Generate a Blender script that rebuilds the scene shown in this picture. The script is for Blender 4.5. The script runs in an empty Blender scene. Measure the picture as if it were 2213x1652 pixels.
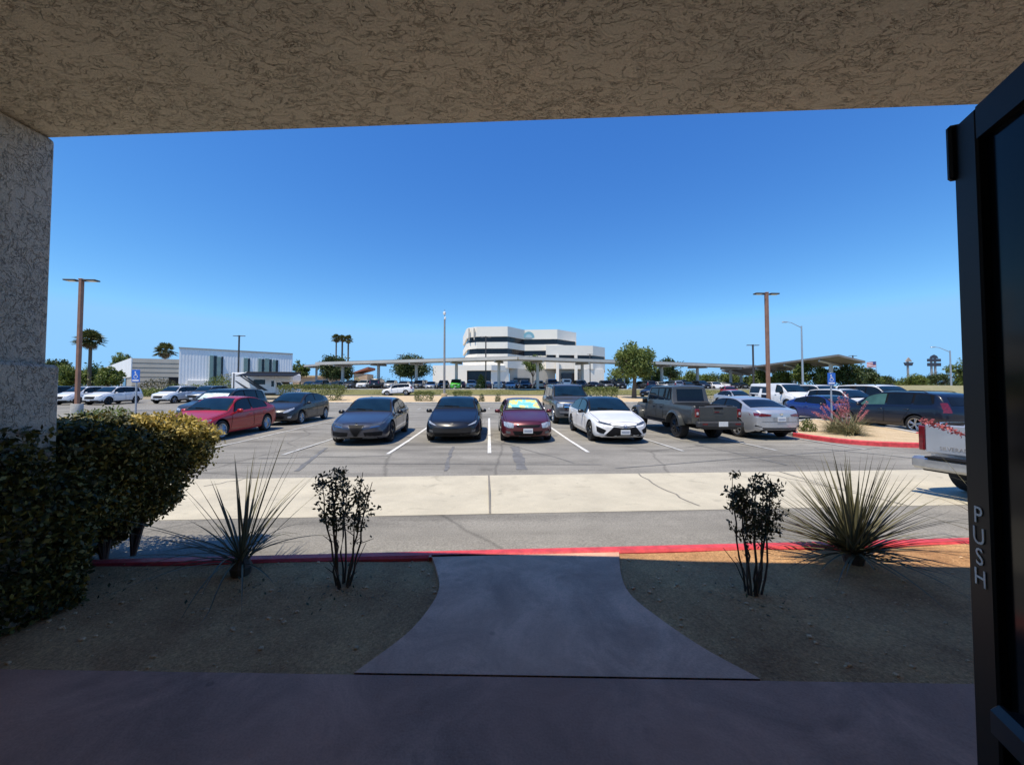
import bpy, bmesh, math, random
from mathutils import Vector, Matrix
from mathutils.bvhtree import BVHTree
random.seed(7)
sc = bpy.context.scene
COL = sc.collection
PI = math.pi
R = math.radians

# ------------------------------------------------------------------ camera numbers
CX, CY, F = 1106.5, 826.0, 819.0           # picture measured at 2213 px wide
TH = math.atan(26 / F)
HC = 1.6
PSI = R(3.5)                                # the parking bays run 3.5 degrees off the view
CS, SN = math.cos(PSI), math.sin(PSI)
def ray(px, py):
    v = (CY - py) / F
    return Vector(((px - CX) / F, math.cos(TH) - v * math.sin(TH), math.sin(TH) + v * math.cos(TH)))
def at(px, py, d):
    r = ray(px, py); k = d / r.y
    return Vector((r.x * k, d, HC + r.z * k))
def atz(px, py, z):
    r = ray(px, py); k = (z - HC) / r.z
    return Vector((r.x * k, r.y * k, z))
def vv(x, y): return -x * SN + y * CS
def uv2w(u, v): return (u * CS - v * SN, u * SN + v * CS)
PROF = [(-60, -.02), (3.7, -.02), (5.3, -.05), (6.5, -.09), (7.8, -.05), (10, -.01), (12, 0), (39, .70), (58, 1.5), (63, 2.1),
        (64.5, 2.4), (70, 2.55), (110, 2.9), (160, 3.1), (400, 3.2), (6000, 3.2)]
def lerp(pts, s):
    if s <= pts[0][0]: return pts[0][1]
    for (a, b), (c, d) in zip(pts, pts[1:]):
        if s <= c: return b + (d - b) * (s - a) / (c - a)
    return pts[-1][1]
def T(x, y): return lerp(PROF, vv(x, y))

# ------------------------------------------------------------------ mesh collecting
class MB:
    def __init__(s): s.v = []; s.f = []; s.m = []
    def add(s, vs, fs, m=0):
        o = len(s.v); s.v += [tuple(v) for v in vs]
        for f in fs: s.f.append([i + o for i in f]); s.m.append(m)
        return s
    def box(s, c, d, rz=0, m=0, rx=0, ry=0):
        M = Matrix.Translation(c) @ Matrix.Rotation(rz, 4, 'Z') @ Matrix.Rotation(ry, 4, 'Y') @ Matrix.Rotation(rx, 4, 'X')
        vs = [M @ Vector((x * d[0] / 2, y * d[1] / 2, z * d[2] / 2)) for x in (-1, 1) for y in (-1, 1) for z in (-1, 1)]
        return s.add(vs, [(0, 1, 3, 2), (4, 6, 7, 5), (0, 4, 5, 1), (2, 3, 7, 6), (0, 2, 6, 4), (1, 5, 7, 3)], m)
    def cbox(s, c, d, b=.02, rz=0, m=0):          # box with chamfered edges (octagonal in every section)
        hx, hy, hz = d[0] / 2, d[1] / 2, d[2] / 2
        b = min(b, hx * .9, hy * .9, hz * .9)
        M = Matrix.Translation(c) @ Matrix.Rotation(rz, 4, 'Z')
        pts = []
        for (x, y, z) in ((hx - b, hy - b, hz), (hx - b, hy, hz - b), (hx, hy - b, hz - b)):
            for a in (-1, 1):
                for e in (-1, 1):
                    for g in (-1, 1): pts.append(Vector((x * a, y * e, z * g)))
        bm = bmesh.new()
        for p in pts: bm.verts.new(M @ p)
        bmesh.ops.convex_hull(bm, input=bm.verts[:])
        bm.verts.index_update()
        s.add([v.co[:] for v in bm.verts], [[v.index for v in f.verts] for f in bm.faces], m)
        bm.free(); return s
    def tube(s, pts, rad, n=8, m=0, cap=True, flat=1.0):
        pts = [Vector(p) for p in pts]
        if not isinstance(rad, (list, tuple)): rad = [rad] * len(pts)
        rings = []
        up = Vector((0, 0, 1))
        for i, p in enumerate(pts):
            t = (pts[min(i + 1, len(pts) - 1)] - pts[max(i - 1, 0)]).normalized()
            a = t.cross(up)
            if a.length < .05: a = t.cross(Vector((0, 1, 0)))
            a.normalize(); b = a.cross(t)
            rings.append([p + a * math.cos(2 * PI * k / n) * rad[i] + b * math.sin(2 * PI * k / n) * rad[i] * flat for k in range(n)])
        vs = [q for r in rings for q in r]; fs = []
        for i in range(len(pts) - 1):
            for k in range(n):
                fs.append((i * n + k, i * n + (k + 1) % n, (i + 1) * n + (k + 1) % n, (i + 1) * n + k))
        if cap:
            fs.append(tuple(range(n))[::-1]); fs.append(tuple((len(pts) - 1) * n + k for k in range(n)))
        return s.add(vs, fs, m)
    def prism(s, poly, z0, z1, m=0):
        n = len(poly)
        vs = [(p[0], p[1], z0) for p in poly] + [(p[0], p[1], z1) for p in poly]
        fs = [tuple(range(n))[::-1], tuple(range(n, 2 * n))] + [(i, (i + 1) % n, n + (i + 1) % n, n + i) for i in range(n)]
        return s.add(vs, fs, m)
    def lathe_x(s, prof, n=24, m=0, c=(0, 0, 0)):   # profile of (x, r) turned about the x axis
        vs = []; fs = []
        for (x, r) in prof:
            for k in range(n):
                a = 2 * PI * k / n
                vs.append((c[0] + x, c[1] + r * math.cos(a), c[2] + r * math.sin(a)))
        for i in range(len(prof) - 1):
            for k in range(n): fs.append((i * n + k, i * n + (k + 1) % n, (i + 1) * n + (k + 1) % n, (i + 1) * n + k))
        return s.add(vs, fs, m)
    def lathe_z(s, prof, n=16, m=0, c=(0, 0, 0)):
        vs = []; fs = []
        for (r, z) in prof:
            for k in range(n):
                a = 2 * PI * k / n
                vs.append((c[0] + r * math.cos(a), c[1] + r * math.sin(a), c[2] + z))
        for i in range(len(prof) - 1):
            for k in range(n): fs.append((i * n + k, i * n + (k + 1) % n, (i + 1) * n + (k + 1) % n, (i + 1) * n + k))
        fs.append(tuple(range(n))[::-1]); fs.append(tuple((len(prof) - 1) * n + k for k in range(n)))
        return s.add(vs, fs, m)
    def grid(s, P, m=0):                             # P[i][j] points
        a, b = len(P), len(P[0])
        vs = [p for r in P for p in r]
        fs = [(i * b + j, i * b + j + 1, (i + 1) * b + j + 1, (i + 1) * b + j) for i in range(a - 1) for j in range(b - 1)]
        return s.add(vs, fs, m)
    def build(s, name, mats, parent=None, smooth=None, loc=None):
        me = bpy.data.meshes.new(name)
        me.from_pydata(s.v, [], s.f)
        if not isinstance(mats, (list, tuple)): mats = [mats]
        for m in mats: me.materials.append(m)
        if len(mats) > 1: me.polygons.foreach_set('material_index', s.m)
        if smooth is not None:
            me.polygons.foreach_set('use_smooth', [True] * len(me.polygons))
            me.set_sharp_from_angle(angle=R(smooth))
        me.validate(); me.update()
        o = bpy.data.objects.new(name, me); COL.objects.link(o)
        if parent: o.parent = parent
        if loc is not None: o.location = loc
        return o
def fixn(o):
    bm = bmesh.new(); bm.from_mesh(o.data); bmesh.ops.recalc_face_normals(bm, faces=bm.faces[:]); bm.to_mesh(o.data); bm.free(); return o
def tag(o, label=None, cat=None, group=None, kind=None):
    if label: o['label'] = label
    if cat: o['category'] = cat
    if group: o['group'] = group
    if kind: o['kind'] = kind
    return o
def thing(name, label, cat, loc=(0, 0, 0), rz=0, group=None):
    o = bpy.data.objects.new(name, None); COL.objects.link(o)
    o.location = loc; o.rotation_euler = (0, 0, rz); o.empty_display_size = .2
    return tag(o, label, cat, group)
def struct(o): return tag(o, kind='structure')
def copy_tree(o, parent=None):
    c = o.copy(); COL.objects.link(c)
    if parent: c.parent = parent
    for ch in list(o.children): copy_tree(ch, c)
    return c

# ------------------------------------------------------------------ materials
def nt(name):
    m = bpy.data.materials.new(name); m.use_nodes = True
    t = m.node_tree; b = t.nodes['Principled BSDF']
    return m, t, b
def node(t, typ, **kw):
    n = t.nodes.new(typ)
    for k, v in kw.items():
        if k in n.inputs.keys(): n.inputs[k].default_value = v
        else: setattr(n, k, v)
    return n
def link(t, a, b): t.links.new(a, b)
def coords(t, scale=(1, 1, 1), kind='Object'):
    tc = node(t, 'ShaderNodeTexCoord'); mp = node(t, 'ShaderNodeMapping'); mp.inputs['Scale'].default_value = scale
    link(t, tc.outputs[kind], mp.inputs['Vector']); return mp.outputs['Vector']
def ramp(t, src, stops):
    r = node(t, 'ShaderNodeValToRGB'); e = r.color_ramp.elements
    while len(e) < len(stops): e.new(.5)
    for el, (p, c) in zip(e, stops):
        el.position = p; el.color = c if len(c) == 4 else (*c, 1)
    link(t, src, r.inputs['Fac']); return r.outputs['Color']
def mixc(t, a, b, fac, mode='MIX'):
    n = node(t, 'ShaderNodeMix', data_type='RGBA', blend_type=mode)
    for s, v in ((n.inputs['Factor'], fac), (n.inputs[6], a), (n.inputs[7], b)):
        if isinstance(v, (int, float)): s.default_value = v
        elif isinstance(v, tuple): s.default_value = (*v, 1) if len(v) == 3 else v
        else: link(t, v, s)
    return n.outputs[2]
def plain(name, col, rough=.5, metal=0, var=.12, scale=6, coat=0, spec=.5, bump=0, bscale=40, dirt=None):
    m, t, b = nt(name)
    v = coords(t)
    n = node(t, 'ShaderNodeTexNoise', Scale=scale, Detail=5); link(t, v, n.inputs['Vector'])
    lo = tuple(c * (1 - var) for c in col); hi = tuple(min(1, c * (1 + var)) for c in col)
    c = ramp(t, n.outputs['Fac'], [(.3, lo), (.7, hi)])
    link(t, c, b.inputs['Base Color'])
    b.inputs['Roughness'].default_value = rough; b.inputs['Metallic'].default_value = metal
    b.inputs['Coat Weight'].default_value = coat; b.inputs['Coat Roughness'].default_value = .04
    b.inputs['Specular IOR Level'].default_value = spec
    if bump:
        n2 = node(t, 'ShaderNodeTexNoise', Scale=bscale, Detail=4); link(t, v, n2.inputs['Vector'])
        bp = node(t, 'ShaderNodeBump', Strength=bump, Distance=.02); link(t, n2.outputs['Fac'], bp.inputs['Height']); link(t, bp.outputs['Normal'], b.inputs['Normal'])
    return m
def paint(name, col, metal=.3, rough=.38, coat=1.0):
    m = plain(name, col, rough, metal, .06, 3, coat)
    t = m.node_tree; b = t.nodes['Principled BSDF']
    v = coords(t)
    n = node(t, 'ShaderNodeTexNoise', Scale=9, Detail=6); link(t, v, n.inputs['Vector'])
    r = ramp(t, n.outputs['Fac'], [(.35, (.015,) * 3), (.75, (.05,) * 3)])
    link(t, r, b.inputs['Coat Roughness'])
    return m
def glassy(name, col=(.012, .016, .02), rough=.02, spec=.6):
    m = plain(name, col, rough, 0, .3, 2, 0, spec); return m
def leafm(name, cols, rough=.55, trans=.25):
    m, t, b = nt(name)
    v = coords(t)
    n = node(t, 'ShaderNodeTexNoise', Scale=3.5, Detail=6); link(t, v, n.inputs['Vector'])
    g = node(t, 'ShaderNodeTexWhiteNoise'); gm = node(t, 'ShaderNodeNewGeometry')
    link(t, gm.outputs['Random Per Island'], g.inputs['Vector'])
    mx = node(t, 'ShaderNodeMath', operation='ADD'); h = node(t, 'ShaderNodeMath', operation='MULTIPLY'); h.inputs[1].default_value = .5
    s2 = node(t, 'ShaderNodeMath', operation='MULTIPLY'); s2.inputs[1].default_value = .5
    link(t, n.outputs['Fac'], s2.inputs[0]); link(t, gm.outputs['Random Per Island'], h.inputs[0]); link(t, s2.outputs[0], mx.inputs[0]); link(t, h.outputs[0], mx.inputs[1])
    k = len(cols)
    c = ramp(t, mx.outputs[0], [(.15 + .7 * i / (k - 1), cc) for i, cc in enumerate(cols)])
    link(t, c, b.inputs['Base Color']); b.inputs['Roughness'].default_value = rough
    tr = node(t, 'ShaderNodeBsdfTranslucent'); link(t, c, tr.inputs['Color'])
    ms = node(t, 'ShaderNodeMixShader'); ms.inputs[0].default_value = trans
    link(t, b.outputs[0], ms.inputs[1]); link(t, tr.outputs[0], ms.inputs[2]); link(t, ms.outputs[0], t.nodes['Material Output'].inputs['Surface'])
    return m
def asphalt(name, base, cracks=True):
    m, t, b = nt(name)
    v = coords(t)
    n1 = node(t, 'ShaderNodeTexNoise', Scale=.35, Detail=8, Roughness=.65); link(t, v, n1.inputs['Vector'])
    n2 = node(t, 'ShaderNodeTexNoise', Scale=55, Detail=3); link(t, v, n2.inputs['Vector'])
    st = node(t, 'ShaderNodeTexNoise', Scale=1.0, Detail=7, Roughness=.6); link(t, coords(t, (.22, 1.6, 1)), st.inputs['Vector'])
    lo, mid, hi = [tuple(c * k for c in base) for k in (.72, 1.0, 1.22)]
    c = ramp(t, n1.outputs['Fac'], [(.3, lo), (.5, mid), (.72, hi)])
    c = mixc(t, c, ramp(t, st.outputs['Fac'], [(.34, (.62,) * 3), (.5, (1,) * 3), (.66, (1.14,) * 3)]), .8, 'MULTIPLY')
    sp = ramp(t, n2.outputs['Fac'], [(.35, (.6,) * 3), (.5, (1,) * 3), (.68, (1.5,) * 3)])
    c = mixc(t, c, sp, .5, 'MULTIPLY')
    oil = node(t, 'ShaderNodeTexNoise', Scale=.8, Detail=3); link(t, v, oil.inputs['Vector'])
    c = mixc(t, c, ramp(t, oil.outputs['Fac'], [(.66, (1,) * 3), (.76, (.55,) * 3)]), 1.0, 'MULTIPLY')
    if cracks:
        wv = node(t, 'ShaderNodeTexNoise', Scale=1.3, Detail=4); link(t, v, wv.inputs['Vector'])
        mv = mixc(t, v, wv.outputs['Color'], .25, 'ADD')
        vo = node(t, 'ShaderNodeTexVoronoi', Scale=.22, feature='DISTANCE_TO_EDGE'); link(t, mv, vo.inputs['Vector'])
        c = mixc(t, c, ramp(t, vo.outputs['Distance'], [(.0, (.55,) * 3), (.004, (.7,) * 3), (.009, (1,) * 3)]), .7, 'MULTIPLY')
    link(t, c, b.inputs['Base Color']); b.inputs['Roughness'].default_value = .88; b.inputs['Specular IOR Level'].default_value = .25
    bp = node(t, 'ShaderNodeBump', Strength=.5, Distance=.008); link(t, n2.outputs['Fac'], bp.inputs['Height']); link(t, bp.outputs['Normal'], b.inputs['Normal'])
    return m
def concrete(name, base, stain=.35, pink=None, rough=.8, blot=.85):
    m, t, b = nt(name)
    v = coords(t)
    n1 = node(t, 'ShaderNodeTexNoise', Scale=1.2, Detail=9, Roughness=.62); link(t, v, n1.inputs['Vector'])
    n2 = node(t, 'ShaderNodeTexNoise', Scale=90, Detail=3); link(t, v, n2.inputs['Vector'])
    n3 = node(t, 'ShaderNodeTexNoise', Scale=3.2, Detail=6, Distortion=.6); link(t, v, n3.inputs['Vector'])
    c = ramp(t, n1.outputs['Fac'], [(.3, tuple(k * (1 - stain) for k in base)), (.52, base), (.75, tuple(min(1, k * 1.12) for k in base))])
    c = mixc(t, c, ramp(t, n2.outputs['Fac'], [(.35, (.8,) * 3), (.6, (1.06,) * 3)]), .6, 'MULTIPLY')
    c = mixc(t, c, ramp(t, n3.outputs['Fac'], [(.6, (1,) * 3), (.72, (.72,) * 3)]), .8, 'MULTIPLY')
    n5 = node(t, 'ShaderNodeTexNoise', Scale=1.9, Detail=7, Roughness=.7, Distortion=.8); link(t, v, n5.inputs['Vector'])
    c = mixc(t, c, ramp(t, n5.outputs['Fac'], [(.34, (.72,) * 3), (.50, (1,) * 3), (.62, (1.32,) * 3), (.70, (1.0,) * 3)]), blot, 'MULTIPLY')
    n6 = node(t, 'ShaderNodeTexVoronoi', Scale=2.3); link(t, v, n6.inputs['Vector'])
    c = mixc(t, c, ramp(t, n6.outputs['Distance'], [(.03, (.5,) * 3), (.06, (1,) * 3)]), .7, 'MULTIPLY')
    if pink:
        n4 = node(t, 'ShaderNodeTexNoise', Scale=.7, Detail=4); link(t, v, n4.inputs['Vector'])
        f = ramp(t, n4.outputs['Fac'], [(.4, (0,) * 3), (.65, (1,) * 3)])
        c = mixc(t, c, mixc(t, c, pink, .55), f)
    link(t, c, b.inputs['Base Color']); b.inputs['Roughness'].default_value = rough
    bp = node(t, 'ShaderNodeBump', Strength=.25, Distance=.006); link(t, n2.outputs['Fac'], bp.inputs['Height']); link(t, bp.outputs['Normal'], b.inputs['Normal'])
    return m
def soil(name, base, dark):
    m, t, b = nt(name)
    v = coords(t)
    n1 = node(t, 'ShaderNodeTexNoise', Scale=1.6, Detail=10, Roughness=.7); link(t, v, n1.inputs['Vector'])
    n2 = node(t, 'ShaderNodeTexNoise', Scale=60, Detail=6, Roughness=.7); link(t, v, n2.inputs['Vector'])
    vo = node(t, 'ShaderNodeTexVoronoi', Scale=75); link(t, v, vo.inputs['Vector'])
    c = ramp(t, n1.outputs['Fac'], [(.3, dark), (.6, base)])
    c = mixc(t, c, ramp(t, n2.outputs['Fac'], [(.3, (.55,) * 3), (.5, (1,) * 3), (.7, (1.3,) * 3)]), .8, 'MULTIPLY')
    c = mixc(t, c, ramp(t, vo.outputs['Color'], [(.2, (.75,) * 3), (.8, (1.15,) * 3)]), .7, 'MULTIPLY')
    link(t, c, b.inputs['Base Color']); b.inputs['Roughness'].default_value = .95; b.inputs['Specular IOR Level'].default_value = .15
    bp = node(t, 'ShaderNodeBump', Strength=.8, Distance=.02); link(t, n2.outputs['Fac'], bp.inputs['Height']); link(t, bp.outputs['Normal'], b.inputs['Normal'])
    return m
def stucco(name, base, crev_shade, scale=1.0, strength=.9):
    m, t, b = nt(name)
    v = coords(t)
    w = node(t, 'ShaderNodeTexNoise', Scale=4 * scale, Detail=3); link(t, v, w.inputs['Vector'])
    v1 = mixc(t, v, w.outputs['Color'], .10, 'ADD')
    mp = node(t, 'ShaderNodeMapping'); mp.inputs['Rotation'].default_value = (R(20), R(15), R(35)); mp.inputs['Scale'].default_value = (1.0, 2.0, 1.4); link(t, v1, mp.inputs['Vector'])
    def plate(sc_, lo, hi, det, rough, dist):
        a = node(t, 'ShaderNodeTexNoise', Scale=sc_ * scale, Detail=det, Roughness=rough, Distortion=dist); link(t, mp.outputs[0], a.inputs['Vector'])
        return a.outputs['Fac'], ramp(t, a.outputs['Fac'], [(lo, (0,) * 3), (hi, (1,) * 3)])
    f1, h1 = plate(6.5, .455, .475, 5, .6, .6)          # trowelled islands with a broken edge
    f2, h2 = plate(15, .44, .47, 4, .6, .9)
    bk = node(t, 'ShaderNodeTexNoise', Scale=9 * scale, Detail=3); link(t, v, bk.inputs['Vector'])
    bm_ = ramp(t, bk.outputs['Fac'], [(.47, (0,) * 3), (.56, (1,) * 3)])
    d1 = mixc(t, (1, 1, 1), ramp(t, f1, [(.43, (1,) * 3), (.455, (.15,) * 3), (.468, (1,) * 3)]), bm_)
    d2 = ramp(t, f2, [(.40, (1,) * 3), (.436, (.28,) * 3), (.46, (1,) * 3)])
    pn = node(t, 'ShaderNodeTexNoise', Scale=2.6 * scale, Detail=4); link(t, v, pn.inputs['Vector'])
    pm = ramp(t, pn.outputs['Fac'], [(.42, (0,) * 3), (.54, (1,) * 3)])
    d2m = mixc(t, (1, 1, 1), d2, pm); h2m = mixc(t, (1, 1, 1), h2, pm)
    cre = mixc(t, d1, d2m, 1.0, 'MULTIPLY')
    hh = mixc(t, h1, h2m, .4)
    f = node(t, 'ShaderNodeTexNoise', Scale=70 * scale, Detail=5, Roughness=.7); link(t, v, f.inputs['Vector'])
    hf = mixc(t, mixc(t, hh, f1, .35), f.outputs['Fac'], .16)
    big = node(t, 'ShaderNodeTexNoise', Scale=.8, Detail=3); link(t, v, big.inputs['Vector'])
    c = mixc(t, crev_shade, base, cre)  # shade of the crevices painted into the colour along plaster edges
    c = mixc(t, c, ramp(t, big.outputs['Fac'], [(.3, (.86, .88, .88)), (.7, (1.08, 1.05, 1))]), 1.0, 'MULTIPLY')
    c = mixc(t, c, ramp(t, f.outputs['Fac'], [(.3, (.82,) * 3), (.6, (1.06,) * 3)]), 1.0, 'MULTIPLY')
    link(t, c, b.inputs['Base Color']); b.inputs['Roughness'].default_value = .92; b.inputs['Specular IOR Level'].default_value = .2
    bp = node(t, 'ShaderNodeBump', Strength=strength, Distance=.045); link(t, hf, bp.inputs['Height']); link(t, bp.outputs['Normal'], b.inputs['Normal'])
    return m

M = {}
M['asphalt'] = asphalt('asphalt_worn', (.236, .224, .196))
M['asphalt_far'] = asphalt('asphalt_far', (.225, .214, .19), False)
M['gutter'] = concrete('gutter_concrete', (.51, .465, .355), .12, blot=.14)
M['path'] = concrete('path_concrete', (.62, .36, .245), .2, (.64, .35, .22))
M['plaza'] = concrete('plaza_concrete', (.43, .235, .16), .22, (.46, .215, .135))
M['kerb'] = concrete('kerb_concrete', (.45, .43, .39), .25)
M['redkerb'] = plain('red_kerb_paint', (.60, .06, .07), .55, 0, .25, 9, bump=.3, bscale=60)
M['line'] = plain('white_line_paint', (.66, .66, .63), .7, 0, .22, 8, bump=.2)
M['lineold'] = plain('worn_line_paint', (.42, .42, .40), .8, 0, .28, 7)
M['tar'] = plain('tar_seal', (.15, .147, .14), .7, 0, .3, 4)
M['soil'] = soil('planter_soil', (.58, .345, .165), (.32, .165, .08))
M['sand'] = soil('tan_gravel', (.60, .47, .30), (.48, .36, .22))
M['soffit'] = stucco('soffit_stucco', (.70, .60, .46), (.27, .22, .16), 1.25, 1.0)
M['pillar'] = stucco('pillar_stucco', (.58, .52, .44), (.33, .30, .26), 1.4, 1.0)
M['unseen_wallint'] = stucco('unseen_entry_wall_stucco', (.84, .72, .56), (.6, .5, .4))  # unseen walls, set pale and warm to bounce light onto the walkway
M['dark'] = plain('black_trim', (.006, .006, .007), .6, 0, .3, 8, spec=.2)
M['under'] = plain('underbody_black', (.008, .008, .009), .9, 0, .3, 8, spec=.1)
M['cladding'] = plain('grey_cladding', (.03, .03, .032), .6, 0, .2, 12)
M['glass'] = glassy('car_glass', (.006, .008, .011), .02, .4)
M['glassblue'] = glassy('car_windshield_glass', (.006, .018, .030), .03, .45)
M['glassgreen'] = glassy('green_tint_glass', (.05, .12, .10), .03)
M['chrome'] = plain('chrome', (.75, .76, .78), .12, 1.0, .05)
M['lens'] = plain('headlight_lens', (.42, .45, .48), .08, .3, .35, 14, 1.0)
M['lensdark'] = plain('headlight_dark', (.10, .11, .12), .1, .4, .3, 14, 1.0)
M['tail'] = plain('tail_lens', (.13, .006, .010), .12, 0, .35, 16, 1.0)
M['amber'] = plain('amber_lens', (.7, .28, .05), .2, 0, .2, 16, .6)
M['plate'] = plain('plate_white', (.62, .64, .66), .45, 0, .1, 40)
M['tyre'] = plain('tyre_rubber', (.014, .014, .015), .85, 0, .3, 20, bump=.3)
M['alloy'] = plain('alloy_silver', (.42, .43, .45), .3, .8, .15, 9)
M['alloydark'] = plain('alloy_dark', (.045, .047, .05), .35, .6, .2, 9)
M['bronzepole'] = plain('brown_pole_paint', (.27, .135, .085), .55, .0, .18, 3)
M['greypole'] = plain('grey_pole', (.30, .29, .28), .5, .2, .15, 3)
M['darkpole'] = plain('dark_pole', (.06, .055, .055), .5, .1, .15, 3)
M['galv'] = plain('galvanised_steel', (.45, .47, .50), .4, .6, .15, 10)
M['signblue'] = plain('sign_blue', (.02, .13, .55), .4, 0, .06, 3)
M['white'] = plain('white_paint', (.78, .78, .78), .5, 0, .05, 3)
M['black'] = plain('door_black', (.007, .006, .0055), .5, .0, .25, 3, spec=.22)
M['doorglass'] = glassy('door_glass', (.003, .004, .005), .12, .12)
M['letter'] = plain('grey_lettering', (.70, .66, .60), .6, 0, .2, 30)
M['leaf_hedge'] = leafm('hedge_leaf', [(.022, .030, .008), (.042, .05, .011), (.15, .13, .022), (.40, .28, .05)], .6, .12)
M['leaf_far'] = leafm('trimmed_hedge_leaf', [(.05, .07, .015), (.11, .14, .03), (.21, .24, .06)])
M['leaf_tree'] = leafm('tree_leaf', [(.06, .09, .018), (.14, .19, .045), (.27, .32, .10)], .55, .35)
M['leaf_dark'] = leafm('dark_tree_leaf', [(.025, .045, .012), (.055, .085, .022), (.11, .14, .04)])
M['leaf_lime'] = leafm('lime_tree_leaf', [(.06, .085, .015), (.13, .17, .03), (.22, .26, .06)])
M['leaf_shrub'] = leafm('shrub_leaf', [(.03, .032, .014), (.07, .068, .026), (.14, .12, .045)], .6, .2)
M['leaf_dry'] = leafm('dry_grass_blade', [(.14, .16, .07), (.25, .24, .12), (.38, .33, .19)])
M['palm'] = leafm('palm_frond', [(.035, .05, .014), (.09, .10, .03), (.19, .19, .07)])
M['palmdry'] = leafm('palm_skirt', [(.12, .085, .045), (.22, .16, .08), (.30, .24, .13)])
M['yucca'] = leafm('yucca_blade', [(.06, .062, .034), (.12, .115, .065), (.20, .19, .115)], .5, .1)
M['flower'] = leafm('pink_flower', [(.38, .07, .09), (.55, .16, .18), (.66, .32, .32)])
M['stalk'] = plain('flower_stalk', (.32, .10, .10), .6)
M['bark'] = plain('bark', (.12, .09, .065), .9, 0, .35, 14, bump=.6)
M['twig'] = plain('twig_bark', (.07, .052, .04), .85, 0, .3, 14)
M['grass'] = leafm('lawn_grass', [(.07, .085, .02), (.13, .15, .04), (.24, .23, .09)])
M['hospwhite'] = plain('white_panel', (.86, .80, .70), .55, 0, .04, .15)
M['hospband'] = glassy('ribbon_window_glass', (.012, .014, .022), .12, .4)
M['metalwhite'] = plain('corrugated_white', (.80, .81, .82), .5, 0, .05, .4)
M['tanpanel'] = plain('tan_panel', (.40, .38, .34), .6, 0, .06, .4)
M['greenglass'] = plain('green_fin_glass', (.19, .27, .24), .25, 0, .12, 1)
M['canopy'] = plain('canopy_steel', (.50, .49, .46), .5, .0, .08, .6)
M['canopydark'] = plain('canopy_underside', (.20, .185, .17), .6, .0, .15, 1)
M['solar'] = plain('solar_panel', (.035, .04, .05), .35, .2, .2, 2)
M['tanwall'] = plain('tan_wall', (.50, .36, .24), .8, 0, .1, .6)
M['tileroof'] = plain('red_tile_roof', (.30, .11, .07), .8, 0, .2, 2)

# ------------------------------------------------------------------ world, sun, camera
SUN_EL, SUN_AZ = R(68), R(230)        # the sun stands high to the left
sdir = Vector((math.cos(SUN_EL) * math.cos(SUN_AZ), math.cos(SUN_EL) * math.sin(SUN_AZ), math.sin(SUN_EL)))
w = bpy.data.worlds.new('World'); sc.world = w; w.use_nodes = True
wt = w.node_tree; bg = wt.nodes['Background']
sky = wt.nodes.new('ShaderNodeTexSky'); sky.sky_type = 'NISHITA'; sky.sun_disc = False
sky.sun_elevation = SUN_EL; sky.sun_rotation = math.atan2(sdir.x, sdir.y)
sky.altitude = 800; sky.air_density = 1.0; sky.dust_density = .0; sky.ozone_density = 3
hs = wt.nodes.new('ShaderNodeHueSaturation'); hs.inputs['Saturation'].default_value = 1.22; hs.inputs['Value'].default_value = 1.0
wt.links.new(sky.outputs[0], hs.inputs['Color']); 
sepc = wt.nodes.new('ShaderNodeSeparateColor'); comc = wt.nodes.new('ShaderNodeCombineColor'); wt.links.new(hs.outputs[0], sepc.inputs[0])
for i, (g, k) in enumerate(((1.15, .96), (1.08, .98), (.74, .96))):     # clear desert air: deeper blue overhead
    d_ = wt.nodes.new('ShaderNodeMath'); d_.operation = 'DIVIDE'; d_.inputs[1].default_value = 5.15
    p_ = wt.nodes.new('ShaderNodeMath'); p_.operation = 'POWER'; p_.inputs[1].default_value = g
    m_ = wt.nodes.new('ShaderNodeMath'); m_.operation = 'MULTIPLY'; m_.inputs[1].default_value = 5.15 * k
    wt.links.new(sepc.outputs[i], d_.inputs[0]); wt.links.new(d_.outputs[0], p_.inputs[0]); wt.links.new(p_.outputs[0], m_.inputs[0])
    n_ = wt.nodes.new('ShaderNodeMath'); n_.operation = 'MINIMUM'; n_.inputs[1].default_value = 5.15 * (.29, .615, 1.02)[i]; wt.links.new(m_.outputs[0], n_.inputs[0]); wt.links.new(n_.outputs[0], comc.inputs[i])
wt.links.new(comc.outputs[0], bg.inputs['Color']); bg.inputs['Strength'].default_value = .142
sl = bpy.data.lights.new('sun', 'SUN'); sl.energy = 4.0; sl.angle = R(.5); sl.color = (1, .90, .74)
so = bpy.data.objects.new('sun', sl); COL.objects.link(so); so.rotation_euler = sdir.to_track_quat('Z', 'Y').to_euler()
cam = bpy.data.cameras.new('camera'); co = bpy.data.objects.new('camera', cam); COL.objects.link(co)
cam.sensor_width = 36; cam.lens = 36 * F / 2213; cam.clip_end = 9000; cam.clip_start = .02
co.location = (0, 0, HC); co.rotation_euler = (PI / 2 + TH, 0, 0); sc.camera = co
sc.view_settings.view_transform = 'Standard'; sc.view_settings.look = 'None'; sc.view_settings.exposure = .45
sc.cycles.max_bounces = 8; sc.cycles.diffuse_bounces = 6

# ------------------------------------------------------------------ ground
def sheet(name, mat, u0, u1, v0, v1, du=6, dv=2, dz=0, kind=True):
    nu = max(1, int((u1 - u0) / du)); vs = sorted({v0, v1} | {p[0] for p in PROF if v0 < p[0] < v1})
    V = []
    for a, b in zip(vs, vs[1:]):
        k = max(1, int((b - a) / dv)); V += [a + (b - a) * i / k for i in range(k)]
    V.append(v1)
    mb = MB(); P = []
    for v in V:
        row = []
        for i in range(nu + 1):
            u = u0 + (u1 - u0) * i / nu; x, y = uv2w(u, v); row.append((x, y, lerp(PROF, v) + dz))
        P.append(row)
    mb.grid(P)
    o = fixn(mb.build(name, mat))
    if kind: struct(o)
    return o
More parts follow.
